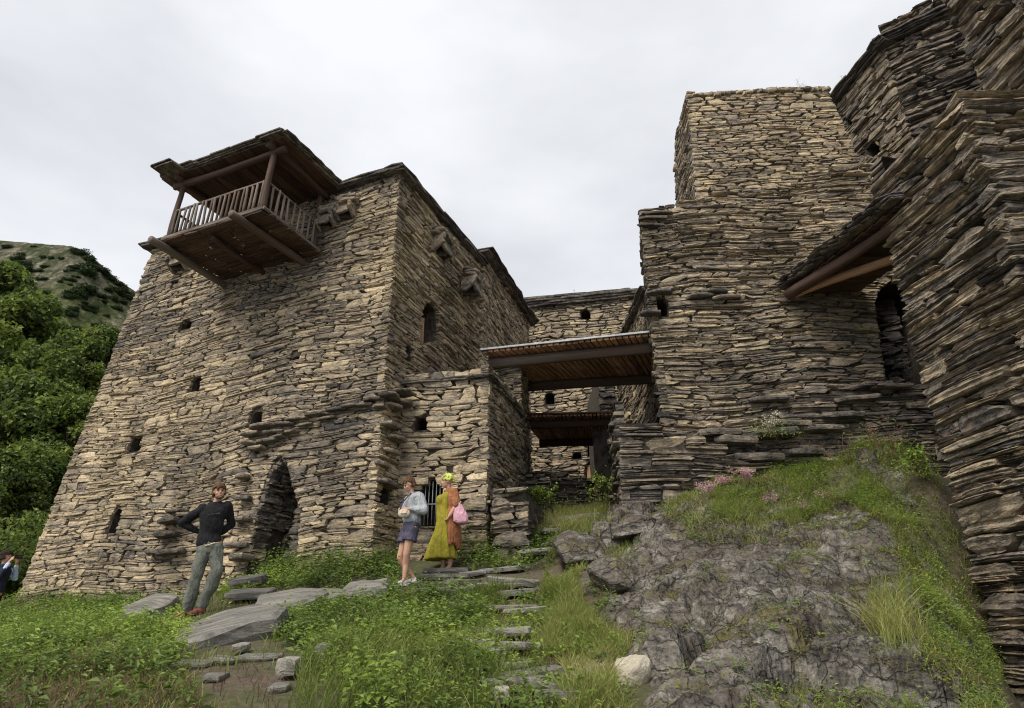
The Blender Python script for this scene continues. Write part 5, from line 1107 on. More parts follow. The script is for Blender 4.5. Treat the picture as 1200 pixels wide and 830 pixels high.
def hitY(px, py):
    r_ = ray(px, py); Yv = np.linspace(4.5, 14, 700); zz = surf(r_.x / r_.y * Yv, Yv); i = np.where(r_.z / r_.y * Yv < zz)[0]; return float(Yv[i[0]]) if len(i) else 12.6
for i, (px, py, nm) in enumerate([(832,575,'left'),(850,566,'middle'),(872,560,'tallest')]): sprig('pink_stonecrop', px, py + 6, hitY(px, py + 10) - .05, .22, 9, M['pink'], f'{nm} of the pink flowering clumps on the crest of the bedrock', 'flower', 20 + i, .022, 26, .25)
for i, (px, py, lab) in enumerate([(942,600,'small pink flower clump on the bedrock below the crest'),(905,590,'sparse pink flower clump left on the bedrock'),(975,590,'pink flower clump below the green crest, toward the buttress')]): sprig('pink_stonecrop', px, py, hitY(px, py) - .05, .16, 6, M['pink'], lab, 'flower', 30 + i, .018, 18, .3)
sprig('white_flowering_plant', 905, 512, 12.55, .42, 9, M['whitefl'], 'white-flowered weed growing out of the dark tower wall above the bedrock', seed=41, head=.03, nh=9, lean=.4, leafn=260, r=.28)
sprig('dry_weed', 1045, 545, 11.7, .75, 14, M['dry'], 'bushy brownish dry weeds at the foot of the tower doorway', seed=42, head=.02, nh=16, lean=.3, leafn=120, r=.35)
sprig('dry_weed', 985, 540, 12.3, .5, 8, M['dry'], 'thin dry stalks on the crest in front of the tower wall', seed=43, head=.015, nh=8, lean=.35, r=.4)
sprig('green_weed', 1075, 560, 11.2, .55, 8, M['leaf_herb'], 'tall fresh green weed at the top of the bedrock beside the buttress', seed=44, head=.05, nh=24, lean=.25, leafn=400, r=.25)
sprig('dry_weed', 940, 108, 14.1, .55, 4, M['dry'], 'bare twigs growing on top of the upper tan tower', seed=45, head=.01, nh=3, lean=.25, r=.2)
sprig('dry_weed', 1000, 106, 16.0, .7, 5, M['dry'], 'bare twigs on the far end of the sloping slab roof', seed=46, head=.02, nh=5, lean=.3, r=.4)
sprig('dry_weed', 672, 352, 26, .5, 2, M['dry'], 'single tiny twig on the far house roof', seed=47, head=.02, nh=3, lean=.2, r=.1)
sprig('green_weed', 638, 596, 15.0, .45, 10, M['leaf_herb'], 'bright leafy weed on the left side of the alley steps', seed=48, head=.06, nh=30, lean=.4, leafn=300, r=.25)
sprig('green_weed', 706, 590, 14.5, .5, 9, M['leaf_herb'], 'green weeds by the post wall on the right side of the alley', seed=49, head=.05, nh=20, lean=.4, leafn=200, r=.25)
def tuft(px, py, n, h, lab, seed, tint=.55, rad=.1):
    Y_ = hitY(px, py); c = at(px, py, Y_); g = np.random.RandomState(seed); X = c.x + g.normal(0, rad, n); Yy = c.y + g.normal(0, rad, n); link('grass_tuft', leafmesh('grass_tuft', *blades(X, Yy, surf(X, Yy), h, .010, np.full(n, tint), seed, 1.3), M['grass']), label=lab, cat='grass tuft')
tuft(1046, 745, 260, .42, 'drooping yellow-green grass tuft hanging over the right of the bedrock', 60, .62); tuft(585, 700, 160, .3, 'dark grass tuft beside the middle steps', 61, .3); tuft(566, 705, 150, .3, 'grass tuft left of the steps below the ledge', 62, .35)
tuft(660, 610, 140, .4, 'pale grass tuft at the top of the path', 63, .6)
# shrubs behind the tower's left foot
for (px, py, Y, s_, lab) in [(25, 655, 21, 1.1, 'green bush behind the left foot of the tower'), (-15, 660, 19, 1.1, 'bush at the left edge behind the photographer'), (48, 640, 24, 1.0, 'bush right beside the tower corner, in the shade of the wood')]:
    o = bpy.data.objects.new('bush', leafmesh('bush', *puffs([(NR.uniform(-1, 1), NR.uniform(-1, 1), NR.uniform(0, .9)) for _ in range(12)], [NR.uniform(.4, .7) for _ in range(12)], 420, .14, int(px + 60)), M['leaf_tree'])); COL.objects.link(o); o.location = at(px, py, Y); o.scale = (s_, s_, s_); tag(o, lab, 'bush')

# ================================================================== PEOPLE
def skinmat(name, col, rough=.55, sss=0.0):
    m, nt, p = mat_new(name); n = noise(nt, N(nt, 'ShaderNodeTexCoord').outputs['Object'], 14, 4)
    c = ramp(nt, n, [(.3, tuple(v * .86 for v in col)), (.7, tuple(min(1, v * 1.1) for v in col))]); nt.links.new(c, p.inputs['Base Color']); p.inputs['Roughness'].default_value = rough; return m
def cloth(name, col, var=.18, scale=7, rough=.85):
    m, nt, p = mat_new(name); tcn = N(nt, 'ShaderNodeTexCoord').outputs['Object']; n = noise(nt, tcn, scale, 5, .6); wv = noise(nt, mapv(nt, tcn, (1, 1, .45)), 17, 3, .5, 1.2)
    c = ramp(nt, n, [(.3, tuple(v * (1 - var) for v in col)), (.7, tuple(min(1, v * (1 + var)) for v in col))]); nt.links.new(c, p.inputs['Base Color']); p.inputs['Roughness'].default_value = rough; p.inputs['Specular IOR Level'].default_value = .2
    bump(nt, p, wv, .9, .035); return m
def ell_geo(g, c, rx, ry, rz, rot=None, n=14, m=9):
    c = Vector(c); V = []
    for i in range(1, m):
        for j in range(n):
            a, b = math.pi * i / m, 2 * math.pi * j / n; v = Vector((rx * math.sin(a) * math.cos(b), ry * math.sin(a) * math.sin(b), rz * math.cos(a)))
            if rot is not None: v = rot @ v
            V.append(c + v)
    t_, b_ = Vector((0, 0, rz)), Vector((0, 0, -rz))
    if rot is not None: t_, b_ = rot @ t_, rot @ b_
    V += [c + t_, c + b_]; k = (m - 1) * n
    Fc = [(i * n + j, (i + 1) * n + j, (i + 1) * n + (j + 1) % n, i * n + (j + 1) % n) for i in range(m - 2) for j in range(n)] + [(k, j, (j + 1) % n) for j in range(n)] + [(k + 1, (m - 2) * n + (j + 1) % n, (m - 2) * n + j) for j in range(n)]
    g.add(V, Fc)
def loft_geo(g, secs, n=20):          # secs: (centre, rx, ry, yaw) horizontal ellipses, bottom to top
    V = []
    for c, rx, ry, yw in secs:
        for j in range(n):
            a = 2 * math.pi * j / n; x, y = rx * math.cos(a), ry * math.sin(a); V.append((c[0] + x * math.cos(yw) - y * math.sin(yw), c[1] + x * math.sin(yw) + y * math.cos(yw), c[2]))
    m = len(secs); Fc = [(i * n + j, i * n + (j + 1) % n, (i + 1) * n + (j + 1) % n, (i + 1) * n + j) for i in range(m - 1) for j in range(n)] + [tuple(range(n - 1, -1, -1)), tuple((m - 1) * n + j for j in range(n))]; g.add(V, Fc)
def chain(g, pts, rad, n=10):         # tapered limb through joints, with a ball at every joint
    for i in range(len(pts) - 1): log_geo(g, pts[i], pts[i + 1], rad[i], rad[i + 1], n=n, segs=4, rough=0, bend=0)
    for p, r_ in zip(pts, rad): ell_geo(g, p, r_, r_, r_, n=10, m=6)
def fused(name, g, mat, parent, vox=.009, smooth=3, wrinkle=0.0, wf=9.0, seed=1, origin=None, yaw=0):
    me = bpy.data.meshes.new(name); me.from_pydata(g.v, [], g.f); bm = bmesh.new(); bm.from_mesh(me); bmesh.ops.recalc_face_normals(bm, faces=bm.faces); bm.to_mesh(me); bm.free()
    o = bpy.data.objects.new(name, me); COL.objects.link(o)
    md = o.modifiers.new('r', 'REMESH'); md.mode = 'VOXEL'; md.voxel_size = vox; md.use_smooth_shade = True
    ms = o.modifiers.new('s', 'SMOOTH'); ms.factor = .5; ms.iterations = smooth
    dg = bpy.context.evaluated_depsgraph_get(); dg.update(); m2 = bpy.data.meshes.new_from_object(o.evaluated_get(dg)); bpy.data.objects.remove(o); m2.name = name
    n = len(m2.vertices); co = np.zeros(n * 3, np.float32); m2.vertices.foreach_get('co', co); co = co.reshape(-1, 3)
    if wrinkle:
        no = np.zeros(n * 3, np.float32); m2.vertex_normals.foreach_get('vector', no); no = no.reshape(-1, 3)
        d = fbm(co[:, 0] * 1.0 + co[:, 1] * .7, co[:, 2] * .8 + co[:, 0] * .5, f=wf, o=3, seed=seed) * wrinkle; co = co + no * d[:, None]
    cy, sy = math.cos(yaw), math.sin(yaw)
    if yaw: co = np.stack([co[:, 0] * cy - co[:, 1] * sy, co[:, 0] * sy + co[:, 1] * cy, co[:, 2]], 1)
    m2.vertices.foreach_set('co', np.ascontiguousarray(co, np.float32).ravel()); m2.polygons.foreach_set('use_smooth', np.ones(len(m2.polygons), bool)); m2.materials.clear(); m2.materials.append(mat)
    ob = bpy.data.objects.new(name, m2); COL.objects.link(ob); ob.parent = parent; return ob
def hand_geo(g, w_, d, nrm, side=1, curl=.6, s=1.0):     # w_: wrist, d: direction of the hand, nrm: palm normal
    w_, d, nrm = Vector(w_), Vector(d).normalized(), Vector(nrm).normalized(); x = d.cross(nrm).normalized() * side; nrm = x.cross(d).normalized() * (1 if x.cross(d).dot(nrm) > 0 else -1)
    for k in range(4): chain(g, [w_ + x * (k - 1.5) * .009 * s, w_ + d * .085 * s + x * (k - 1.5) * .021 * s], [.016 * s, .0125 * s], 8)
    for k, L_ in enumerate((.068, .078, .072, .056)):
        b = w_ + d * .088 * s + x * (k - 1.5) * .0225 * s; a1, a2 = curl * .6, curl * 1.5
        m_ = b + (d * math.cos(a1) + nrm * math.sin(a1)) * L_ * .5 * s; e = m_ + (d * math.cos(a2) + nrm * math.sin(a2)) * L_ * .5 * s; chain(g, [b, m_, e], [.0098 * s, .009 * s, .0078 * s], 8)
    b = w_ + d * .03 * s - x * .034 * s; chain(g, [w_ + d * .015 * s - x * .012 * s, b, b + (d * .8 - x * .5 + nrm * .25).normalized() * .034 * s, b + (d + nrm * .4).normalized() * .062 * s], [.015 * s, .013 * s, .0105 * s, .009 * s], 8)
def head_geo(g, c, face, s=1.0, nose=1.0):               # face: horizontal facing direction
    c = Vector(c); f = Vector(face).normalized(); x, z = basis(f); R3 = Matrix((x, -f, z)).transposed() if False else Matrix(((x.x, f.x, z.x), (x.y, f.y, z.y), (x.z, f.z, z.z)))
    P = lambda a, b, h_: c + (x * a + f * b + z * h_) * s
    ell_geo(g, P(0, -.012, .028), .074 * s, .094 * s, .092 * s, R3, 16, 10); ell_geo(g, P(0, .028, -.040), .056 * s, .062 * s, .075 * s, R3); ell_geo(g, P(0, .058, -.088), .026 * s, .026 * s, .022 * s, R3)   # skull, face, chin
    ell_geo(g, P(0, .086, -.012), .011 * s, .017 * s * nose, .026 * s, R3); ell_geo(g, P(0, .096 + .004 * nose, -.027), .014 * s, .014 * s, .011 * s, R3)        # nose
    ell_geo(g, P(0, .070, .022), .048 * s, .016 * s, .011 * s, R3); ell_geo(g, P(0, .080, -.055), .023 * s, .011 * s, .008 * s, R3); ell_geo(g, P(0, .078, -.066), .020 * s, .010 * s, .008 * s, R3)       # brow, lips
    for k in (-1, 1): ell_geo(g, P(k * .076, -.008, -.012), .010 * s, .022 * s, .032 * s, R3); ell_geo(g, P(k * .036, .056, -.028), .024 * s, .024 * s, .022 * s, R3)
    return P, R3
def face_bits(parent, P, R3, s, skin, iris, yaw=0, lip=(.35, .13, .11)):
    g = Geo(); w2 = Geo()
    for k in (-1, 1): ell_geo(g, P(k * .030, .0795, .0), .0125 * s, .006 * s, .0065 * s, R3, 10, 6)
    g.build('eyes', iris, None, smooth=True).parent = parent
    g = Geo(); ell_geo(g, P(0, .0875, -.060), .021 * s, .006 * s, .0065 * s, R3, 10, 6); g.build('mouth', LIP, None, smooth=True).parent = parent
    g = Geo()
    for k in (-1, 1): bar_geo(g, P(k * .016, .086, .020), P(k * .046, .076, .021), .006 * s, .007 * s)
    g.build('eyebrows', BROW, None).parent = parent
LIP = skinmat('lips', (.36, .13, .11)); BROW = cloth('brow_hair', (.06, .035, .02)); EYE = cloth('dark_eyes', (.03, .022, .018))
SKIN = skinmat('warm_skin', (.46, .265, .18)); HAIRB = cloth('brown_hair', (.11, .062, .035), .4, 30); BLACK = cloth('black_sweatshirt', (.014, .014, .017), .3); JEAN = cloth('grey_green_trousers', (.125, .135, .115), .35, 6)  # skin is one warm tone with slight random mottling
GREY = cloth('grey_hoodie_cloth', (.33, .35, .375), .25); NAVY = cloth('navy_shorts_cloth', (.075, .07, .11), .35, 10); MUST = cloth('mustard_dress_cloth', (.28, .245, .03), .28, 6); RUST = cloth('rust_cardigan_cloth', (.29, .12, .055), .3)
LIME = cloth('lime_headscarf', (.50, .58, .13), .3, 20); PINK = cloth('pink_tote_cloth', (.62, .35, .43), .25, 9); CREAM = cloth('cream_pouch_cloth', (.52, .44, .34), .2); WHITE = cloth('white_canvas_shoe', (.72, .70, .66), .1); ORG = cloth('orange_red_shoe', (.17, .055, .042), .6, 20); SOLE = cloth('dark_sole', (.04, .035, .035))
def hair_geo(g, P, R3, s, n, seed, top=.112, back=.09, fringe=.03, length=.05, r0=.020):
    q = random.Random(seed)
    for i in range(n):
        a = q.uniform(0, 6.28); e = q.uniform(.05, 1.45); u = Vector((math.sin(e) * math.cos(a) * .074, -.012 + math.sin(e) * math.sin(a) * .096, .030 + math.cos(e) * .092))
        if u.y > .045 and u.z < fringe + q.uniform(-.02, .03): continue
        if u.z < -.01 and u.y > 0: continue
        c = P(u.x * 1.06, u.y * 1.04, u.z * 1.05); ell_geo(g, c, r0 * s * q.uniform(.7, 1.2), r0 * s * q.uniform(.7, 1.2), r0 * s * q.uniform(.5, .9), R3, 7, 5)
    for i in range(int(n * .5)):
        a = q.uniform(math.pi * .97, math.pi * 2.03); c = P(math.cos(a) * .078, -.012 + math.sin(a) * .098, q.uniform(-length, .03)); ell_geo(g, c, r0 * s * .8, r0 * s * .8, r0 * s * 1.1, R3, 7, 5)
def shoe(name, c, d, parent, mat, s=1.0, yaw=0):
    g = Geo(); c = Vector(c); d = Vector(d).normalized(); x, z = basis(d); R3 = Matrix(((x.x, d.x, z.x), (x.y, d.y, z.y), (x.z, d.z, z.z)))
    ell_geo(g, c + d * .12 * s + z * .035, .046 * s, .085 * s, .036 * s, R3); ell_geo(g, c + d * .03 * s + z * .045, .040 * s, .10 * s, .050 * s, R3); ell_geo(g, c - d * .03 * s + z * .06, .038 * s, .045 * s, .055 * s, R3)
    o = fused(name, g, mat, parent, .008, 2); g = Geo(); loft = []
    V = []; n = 14
    for zz in (-.002, .018):
        for j in range(n):
            a = 2 * math.pi * j / n; V.append(c + x * math.cos(a) * .046 * s * (1 if math.sin(a) > 0 else .85) + d * (.055 + math.sin(a) * .145) * s + z * zz)
    g.add(V, [(j, (j + 1) % n, n + (j + 1) % n, n + j) for j in range(n)] + [tuple(range(n - 1, -1, -1)), tuple(range(n, 2 * n))]); so_ = g.build('sole', SOLE if mat is ORG else WHITE, None, smooth=True); so_.parent = o
def place(name, px, py, Y, label, sc=1.0, **k):
    p = at(px, py, Y); e = empty(name, p, label=label, cat='person'); e.scale = (sc, sc, sc); return e

# ---- man in the black sweatshirt (faces the camera, leans, hands behind his back)
e = place('person', 228, 723, 10.0, 'man in a black sweatshirt and grey trousers standing left with hands behind his back', 1.0)
b = Geo(); shL, shR = (.12, .01, 1.50), (.455, .02, 1.49); hipL, hipR = (.12, .03, .97), (.29, .03, .97)
loft_geo(b, [((.205, .03, .88), .13, .09, 0), ((.20, .03, .96), .155, .105, 0), ((.21, .03, 1.08), .135, .09, 0), ((.24, .02, 1.25), .150, .10, .05), ((.275, .02, 1.40), .175, .105, .05), ((.29, .02, 1.50), .15, .075, .05), ((.30, .02, 1.56), .07, .06, 0)])
chain(b, [(.30, .02, 1.52), (.335, .0, 1.64)], [.058, .052]); P, R3 = head_geo(b, (.352, -.015, 1.715), (.32, -1, -.04), 1.06)
ha, hb2 = (.10, .155, 1.16), (.30, .17, 1.12)
chain(b, [shL, (-.19, .13, 1.35), ha], [.050, .040, .028]); chain(b, [shR, (.49, .16, 1.24), hb2], [.050, .040, .028])
hand_geo(b, ha, (.9, .1, -.45), (0, .4, -1), 1, .7); hand_geo(b, hb2, (-.8, .1, -.35), (0, .4, -1), -1, .6)
kL, aL, kR, aR = (.03, -.03, .55), (-.115, .03, .10), (.31, -.06, .57), (.10, .0, .11)
chain(b, [hipL, kL, aL], [.082, .056, .040]); chain(b, [hipR, kR, aR], [.082, .056, .040]); chain(b, [aL, (-.13, -.03, .045)], [.036, .032]); chain(b, [aR, (.085, -.06, .05)], [.036, .032])
body = fused('body', b, SKIN, e, .0095, 2); face_bits(e, P, R3, 1.06, SKIN, EYE)
g = Geo(); hair_geo(g, P, R3, 1.06, 240, 3, length=.03, r0=.023, fringe=.035); fused('hair', g, HAIRB, e, .008, 1, .010, 26)
g = Geo(); [ell_geo(g, P(math.cos(a) * .052, .030 + math.sin(a) * .040, -.075 - .018 * math.sin(a)), .016, .016, .022, R3, 7, 5) for a in np.linspace(0, math.pi, 12)]; fused('beard', g, HAIRB, e, .008, 1, .004, 30)
g = Geo(); loft_geo(g, [((.195, .03, .955), .170, .125, 0), ((.20, .03, 1.00), .172, .125, 0), ((.205, .03, 1.10), .160, .115, 0), ((.24, .02, 1.27), .172, .122, .05), ((.275, .02, 1.41), .200, .125, .05), ((.285, .02, 1.495), .185, .105, .05), ((.295, .018, 1.545), .105, .085, 0), ((.303, .015, 1.575), .075, .072, 0)], 24)
chain(g, [shL, (-.19, .13, 1.35), (.05, .15, 1.19)], [.075, .062, .045]); chain(g, [shR, (.49, .16, 1.24), (.34, .165, 1.14)], [.075, .062, .045]); fused('sweatshirt', g, BLACK, e, .012, 3, .020, 8)
g = Geo(); loft_geo(g, [((.205, .03, .84), .155, .115, 0), ((.20, .03, .92), .165, .12, 0), ((.20, .03, .985), .155, .115, 0)], 20)
chain(g, [(.13, .03, .90), (.03, -.03, .56), (-.105, .03, .11)], [.110, .086, .078]); chain(g, [(.285, .03, .90), (.31, -.06, .57), (.10, .0, .12)], [.110, .086, .078]); fused('trousers', g, JEAN, e, .012, 3, .030, 7, 4)
log('belt_tag', (.16, -.115, .955), (.33, -.105, .935), .010, .010, CREAM, None, n=6, segs=3).parent = e; e.rotation_euler = (0, R(-10.5), R(14))
shoe('shoe', (-.13, -.02, .0), (-.35, -1, -.02), e, ORG, 1.05); shoe('shoe', (.09, -.04, .01), (-.75, -.7, -.02), e, ORG, 1.05)
# flat grey print on the chest
g = Geo(); [bar_geo(g, (.21 + i * .027, -.112, 1.375 + (i % 2) * .004), (.229 + i * .027, -.112, 1.375), .001, .020, up=(0, 0, 1)) for i in range(6)]
o = g.build('chest_print', cloth('dark_print', (.05, .045, .04)), None); o.parent = e

# ---- woman in the grey hoodie (turned to the left, looking into her pouch)
e = place('person', 477, 686, 11.1, 'woman in grey hoodie and dark shorts looking down at a small pouch', 1.0)
b = Geo(); fd = Vector((-.92, -.40, 0)); yw = math.atan2(fd.y, fd.x) + math.pi / 2
loft_geo(b, [((.05, .02, .84), .14, .10, yw), ((.06, .02, .92), .155, .115, yw), ((.06, .02, 1.05), .125, .095, yw), ((.07, .02, 1.22), .135, .10, yw), ((.085, .02, 1.36), .155, .095, yw), ((.10, .02, 1.42), .12, .07, yw)])
chain(b, [(.09, .02, 1.40), (.065, .0, 1.52)], [.052, .047]); P, R3 = head_geo(b, (.035, -.015, 1.595), (-.85, -.42, -.42), 1.0)
sN, sF = (.20, -.06, 1.385), (.0, .13, 1.39); wN, wF = (.055, -.165, 1.165), (-.10, -.10, 1.17)
chain(b, [sN, (.275, -.13, 1.14), wN], [.045, .037, .026]); chain(b, [sF, (-.08, .12, 1.15), wF], [.045, .037, .026]); hand_geo(b, wN, (-.9, -.1, .1), (-.2, .5, -.6), -1, .8, .92); hand_geo(b, wF, (.5, -.8, -.1), (.2, .4, -.8), 1, .9, .92)
kN, aN, kF, aF = (.0, -.05, .47), (-.04, -.02, .10), (-.12, .06, .44), (.09, .12, .12)
chain(b, [(.09, -.05, .88), kN, (-.015, .0, .32), aN], [.092, .058, .056, .036]); chain(b, [(.0, .09, .88), kF, (-.05, .11, .30), aF], [.088, .056, .054, .036]); chain(b, [aN, (-.07, -.04, .045)], [.034, .03]); chain(b, [aF, (.07, .10, .05)], [.034, .03])
fused('body', b, SKIN, e, .0095, 2); face_bits(e, P, R3, 1.0, SKIN, EYE)
g = Geo(); hair_geo(g, P, R3, 1.0, 220, 7, length=.045, r0=.020); fused('hair', g, HAIRB, e, .008, 1, .008, 26)
g = Geo(); loft_geo(g, [((.055, .02, .955), .165, .135, yw), ((.06, .02, 1.0), .180, .145, yw), ((.065, .02, 1.15), .165, .135, yw), ((.075, .02, 1.28), .168, .135, yw), ((.09, .02, 1.375), .175, .12, yw), ((.10, .02, 1.43), .11, .085, yw), ((.095, .015, 1.46), .07, .065, yw)], 22)
ell_geo(g, (.165, .06, 1.43), .085, .085, .055); ell_geo(g, (.12, .09, 1.46), .06, .05, .045)
chain(g, [sN, (.285, -.13, 1.14), (.10, -.16, 1.165)], [.078, .075, .050]); chain(g, [sF, (-.09, .12, 1.15), (-.10, -.04, 1.17)], [.075, .068, .048]); fused('hoodie', g, GREY, e, .012, 3, .030, 8, 6)
g = Geo(); loft_geo(g, [((.055, .02, .83), .165, .135, yw), ((.06, .02, .92), .168, .135, yw), ((.06, .02, .99), .150, .12, yw)], 20)
for hp, kn in (((.09, -.05, .88), kN), ((.0, .09, .88), kF)):
    a_ = Vector(hp); k_ = Vector(kn); d = (k_ - a_); c2 = a_ + d * .50; log_geo(g, a_, c2, .118, .122, n=14, segs=4, rough=0, bend=0)
fused('shorts', g, NAVY, e, .011, 2, .016, 9, 3)
shoe('shoe', (-.055, -.02, -.01), (-.9, -.45, -.03), e, WHITE, .92); shoe('shoe', (.08, .11, .02), (-.9, -.3, -.03), e, WHITE, .92)
log('drawstring', (-.04, -.12, 1.38), (-.06, -.15, 1.27), .008, .008, NAVY, None, n=6, segs=3).parent = e; e.rotation_euler.y = R(-3.7)
wl = Vector(e.location)
pc = empty('belt_pouch', wl + Vector((-.09, -.20, 1.08)), label='cream belt pouch held open at the waist of the woman in grey', cat='pouch')
g = Geo(); ell_geo(g, (0, 0, 0), .105, .055, .068); ell_geo(g, (.0, .0, .028), .10, .05, .05); fused('pouch', g, CREAM, pc, .009, 2, .006, 12)
o = Geo(); [bar_geo(o, (-.035 + i * .022, -.058, -.005), (-.022 + i * .022, -.058, -.005), .002, .016) for i in range(4)]; q_ = o.build('zip_mark', NAVY, None); q_.parent = pc
g = Geo(); P0 = [(-.09, .02, .03), (-.02, .05, .22), (.07, .12, .36), (.16, .22, .30)]; [log_geo(g, P0[i], P0[i + 1], .010, .010, n=6, segs=2, rough=0, bend=0) for i in range(3)]; q_ = g.build('strap', NAVY, None, smooth=True); q_.parent = pc

# ---- woman in the mustard dress
e = place('person', 519, 670, 11.9, 'woman in a mustard yellow dress with lime headscarf and rust cardigan', 1.0)
b = Geo(); fd = Vector((-.95, -.28, 0)); yw = math.atan2(fd.y, fd.x) + math.pi / 2
loft_geo(b, [((.07, .02, .78), .16, .13, yw), ((.07, .02, .90), .18, .15, yw), ((.04, .02, 1.05), .145, .13, yw), ((.05, .02, 1.20), .155, .14, yw), ((.09, .02, 1.32), .155, .11, yw), ((.115, .02, 1.39), .11, .075, yw)])
for k in (-.07, .07): ell_geo(b, (-.01 + k * .2, .0 + k, 1.20), .080, .075, .085)
chain(b, [(.12, .02, 1.37), (.095, .0, 1.47)], [.055, .050]); P, R3 = head_geo(b, (.075, -.01, 1.545), (-.97, -.28, .02), 1.0)
sN, sF = (.205, -.10, 1.33), (.04, .16, 1.33); wN = (.135, -.215, .90); wF = (.00, .19, .92)
chain(b, [sN, (.25, -.17, 1.08), wN], [.058, .046, .030]); chain(b, [sF, (.06, .21, 1.08), wF], [.052, .042, .029]); hand_geo(b, wN, (-.45, -.1, -.85), (-1, .2, .2), -1, 1.4, .95); hand_geo(b, wF, (-.2, 0, -1), (0, -1, 0), 1, .5, .92)
chain(b, [(.11, -.05, .80), (.10, -.07, .46), (.135, -.03, .28), (.12, -.03, .09)], [.09, .062, .060, .040]); chain(b, [(.02, .08, .80), (-.02, .05, .46), (.0, .08, .28), (.0, .07, .09)], [.09, .062, .060, .040]); chain(b, [(.12, -.03, .08), (.05, -.05, .03)], [.036, .03]); chain(b, [(.0, .07, .08), (-.06, .06, .03)], [.036, .03])
fused('body', b, SKIN, e, .0095, 2); face_bits(e, P, R3, 1.0, SKIN, EYE)
g = Geo(); q = random.Random(4)
for i in range(110):
    a, el_ = q.uniform(0, 6.28), q.uniform(-.35, 1.5); u = Vector((math.cos(el_) * math.cos(a) * .078, -.022 + math.cos(el_) * math.sin(a) * .10, .035 + math.sin(el_) * .10))
    if u.y > .055 and u.z < .05: continue
    ell_geo(g, P(u.x, u.y, u.z), .034, .034, .028, R3, 8, 6)
fused('headscarf', g, LIME, e, .009, 1, .014, 22)
g = Geo(); sec = [(.20, (-.04, .01), .265, .27), (.23, (-.04, .01), .27, .275), (.45, (-.01, .01), .235, .235), (.70, (.03, .015), .20, .172), (.88, (.045, .02), .185, .160), (1.00, (.035, .02), .165, .148), (1.07, (.03, .02), .158, .146), (1.13, (.03, .02), .165, .155), (1.25, (.06, .02), .168, .14), (1.335, (.10, .02), .150, .105)]
loft_geo(g, [((c[0], c[1], z_), rx, ry, yw) for z_, c, rx, ry in sec], 30)
for k in (-.07, .07): ell_geo(g, (-.01 + k * .2, k, 1.20), .090, .085, .10)
dress = fused('dress', g, MUST, e, .012, 2, .012, 4, 2)
co = np.zeros(len(dress.data.vertices) * 3, np.float32); dress.data.vertices.foreach_get('co', co); co = co.reshape(-1, 3)
an_ = np.arctan2(co[:, 1] - .01, co[:, 0]); k_ = np.clip((1.0 - co[:, 2]) / .8, 0, 1) * .022 * np.sin(an_ * 11 + 2 * np.sin(co[:, 2] * 3)); co[:, 0] += np.cos(an_) * k_; co[:, 1] += np.sin(an_) * k_; dress.data.vertices.foreach_set('co', co.ravel())
g = Geo()       # open cardigan: back and side panels, sleeves
for a0_ in np.linspace(-1.2, 1.0, 13):
    pts = []
    for z_, rx in ((1.36, .125), (1.25, .175), (1.08, .178), (.85, .215), (.62, .23), (.42 + .05 * math.sin(a0_ * 5), .235)):
        c_x, c_y = (.08, .02) if z_ > 1 else (.05, .015); pts.append((c_x + math.cos(a0_) * rx, c_y + math.sin(a0_) * rx * .95, z_))
    chain(g, pts, [.034, .036, .036, .040, .042, .036], 8)
chain(g, [sN, (.255, -.175, 1.09)], [.078, .068]); chain(g, [sF, (.06, .215, 1.09)], [.074, .064]); ell_geo(g, (.13, .0, 1.36), .12, .13, .055); fused('cardigan', g, RUST, e, .011, 3, .016, 9, 5)
shoe('shoe', (.12, -.03, -.02), (-.9, -.3, -.03), e, SOLE, .9); shoe('shoe', (.0, .07, -.02), (-.9, -.2, -.03), e, SOLE, .9)
e.rotation_euler.y = R(-2.4); wl = Vector(e.location); bg_ = empty('tote_bag', wl + Vector((.29, -.20, .93)), label='soft pink shoulder bag hanging behind the woman in the yellow dress', cat='bag')
g = Geo(); loft_geo(g, [((.0, 0, -.15), .09, .045, 0), ((.0, 0, -.12), .135, .065, 0), ((0, 0, -.03), .14, .07, 0), ((-.015, 0, .06), .11, .055, 0), ((-.03, 0, .13), .07, .04, 0), ((-.05, 0, .20), .035, .025, 0)], 18); fused('bag', g, PINK, bg_, .010, 3, .022, 8)
g = Geo(); P0 = [(-.05, 0, .19), (-.10, .03, .32), (-.13, .06, .455), (-.10, .10, .46), (-.04, .08, .30), (-.03, .02, .18)]; [log_geo(g, P0[i], P0[i + 1], .012, .012, n=6, segs=2, rough=0, bend=0) for i in range(5)]; q_ = g.build('strap', PINK, None, smooth=True); q_.parent = bg_

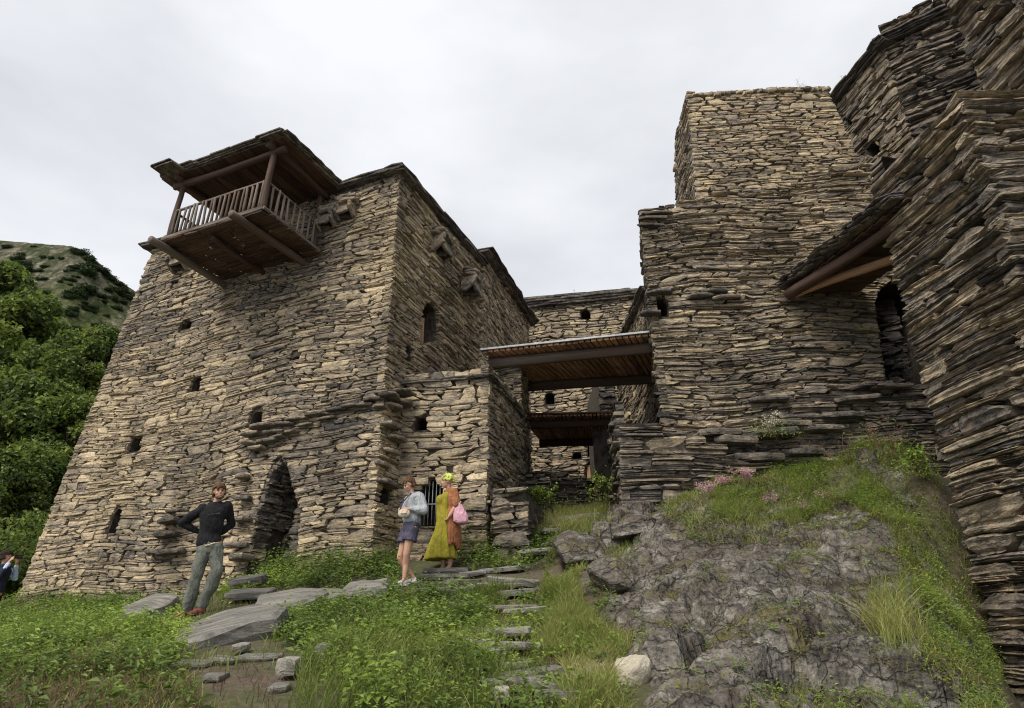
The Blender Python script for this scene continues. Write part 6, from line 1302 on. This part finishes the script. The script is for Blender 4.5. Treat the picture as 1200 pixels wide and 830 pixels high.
# ---- photographer half outside the left edge
pp = at(-24, 752, 14.2); e = empty('person', pp, label='person in dark clothes cut by the left edge, holding a phone up to photograph', cat='person')
b = Geo(); loft_geo(b, [((0, 0, .85), .15, .11, 0), ((0, 0, .95), .16, .12, 0), ((0, 0, 1.1), .14, .10, 0), ((.02, 0, 1.3), .17, .11, 0), ((.03, 0, 1.42), .14, .08, 0)]); chain(b, [(.03, 0, 1.4), (.03, -.01, 1.52)], [.05, .046]); P, R3 = head_geo(b, (.035, -.01, 1.60), (.9, .45, 0), 1.0)
hN = (.20, -.10, 1.50); hF = (.24, .06, 1.51)
chain(b, [(.05, -.17, 1.36), (.17, -.24, 1.18), hN], [.046, .038, .027]); chain(b, [(.03, .17, 1.36), (.18, .22, 1.20), hF], [.046, .038, .027]); hand_geo(b, hN, (.3, .3, 1), (.5, .9, 0), 1, .9, .95); hand_geo(b, hF, (.2, -.3, 1), (.5, -.9, 0), -1, .9, .95)
chain(b, [(0, -.08, .88), (.02, -.09, .47), (0, -.08, .09)], [.085, .056, .04]); chain(b, [(0, .08, .88), (.03, .09, .47), (0, .09, .09)], [.085, .056, .04]); fused('body', b, SKIN, e, .010, 2)
g = Geo(); hair_geo(g, P, R3, 1.0, 200, 11, length=.05, r0=.022); fused('hair', g, cloth('black_hair', (.03, .02, .016), .3, 30), e, .009, 1, .006, 26)
g = Geo(); loft_geo(g, [((0, 0, .90), .18, .14, 0), ((0, 0, 1.1), .17, .13, 0), ((.02, 0, 1.3), .19, .14, 0), ((.03, 0, 1.42), .15, .10, 0), ((.03, 0, 1.46), .07, .065, 0)], 20); chain(g, [(.05, -.17, 1.36), (.17, -.24, 1.18), (.19, -.14, 1.38)], [.07, .06, .048]); fused('jacket', g, cloth('navy_jacket', (.022, .026, .05), .3), e, .013, 3, .02, 8)
g = Geo(); chain(g, [(.03, .17, 1.36), (.18, .22, 1.20), (.22, .10, 1.42)], [.07, .06, .046]); chain(g, [(.185, -.17, 1.33), (.197, -.11, 1.44)], [.052, .044]); fused('pale_sleeve', g, cloth('pale_blue_cloth', (.45, .55, .72), .2), e, .012, 2, .01, 9)
g = Geo(); [chain(g, [(0, y_, .90), (.02, y_ * 1.1, .47), (0, y_, .06)], [.10, .08, .07]) for y_ in (-.085, .085)]; fused('trousers', g, cloth('black_trousers', (.016, .016, .02), .3), e, .013, 3, .02, 7)
shoe('shoe', (0, -.08, 0), (1, .3, 0), e, SOLE); shoe('shoe', (0, .09, 0), (1, .3, 0), e, SOLE)
g = Geo(); bar_geo(g, Vector(pp) + Vector((.27, -.10, 1.60)), Vector(pp) + Vector((.31, .07, 1.60)), .012, .085); tag(g.build('phone', SOLE), 'dark phone raised by the person at the left edge', 'phone')
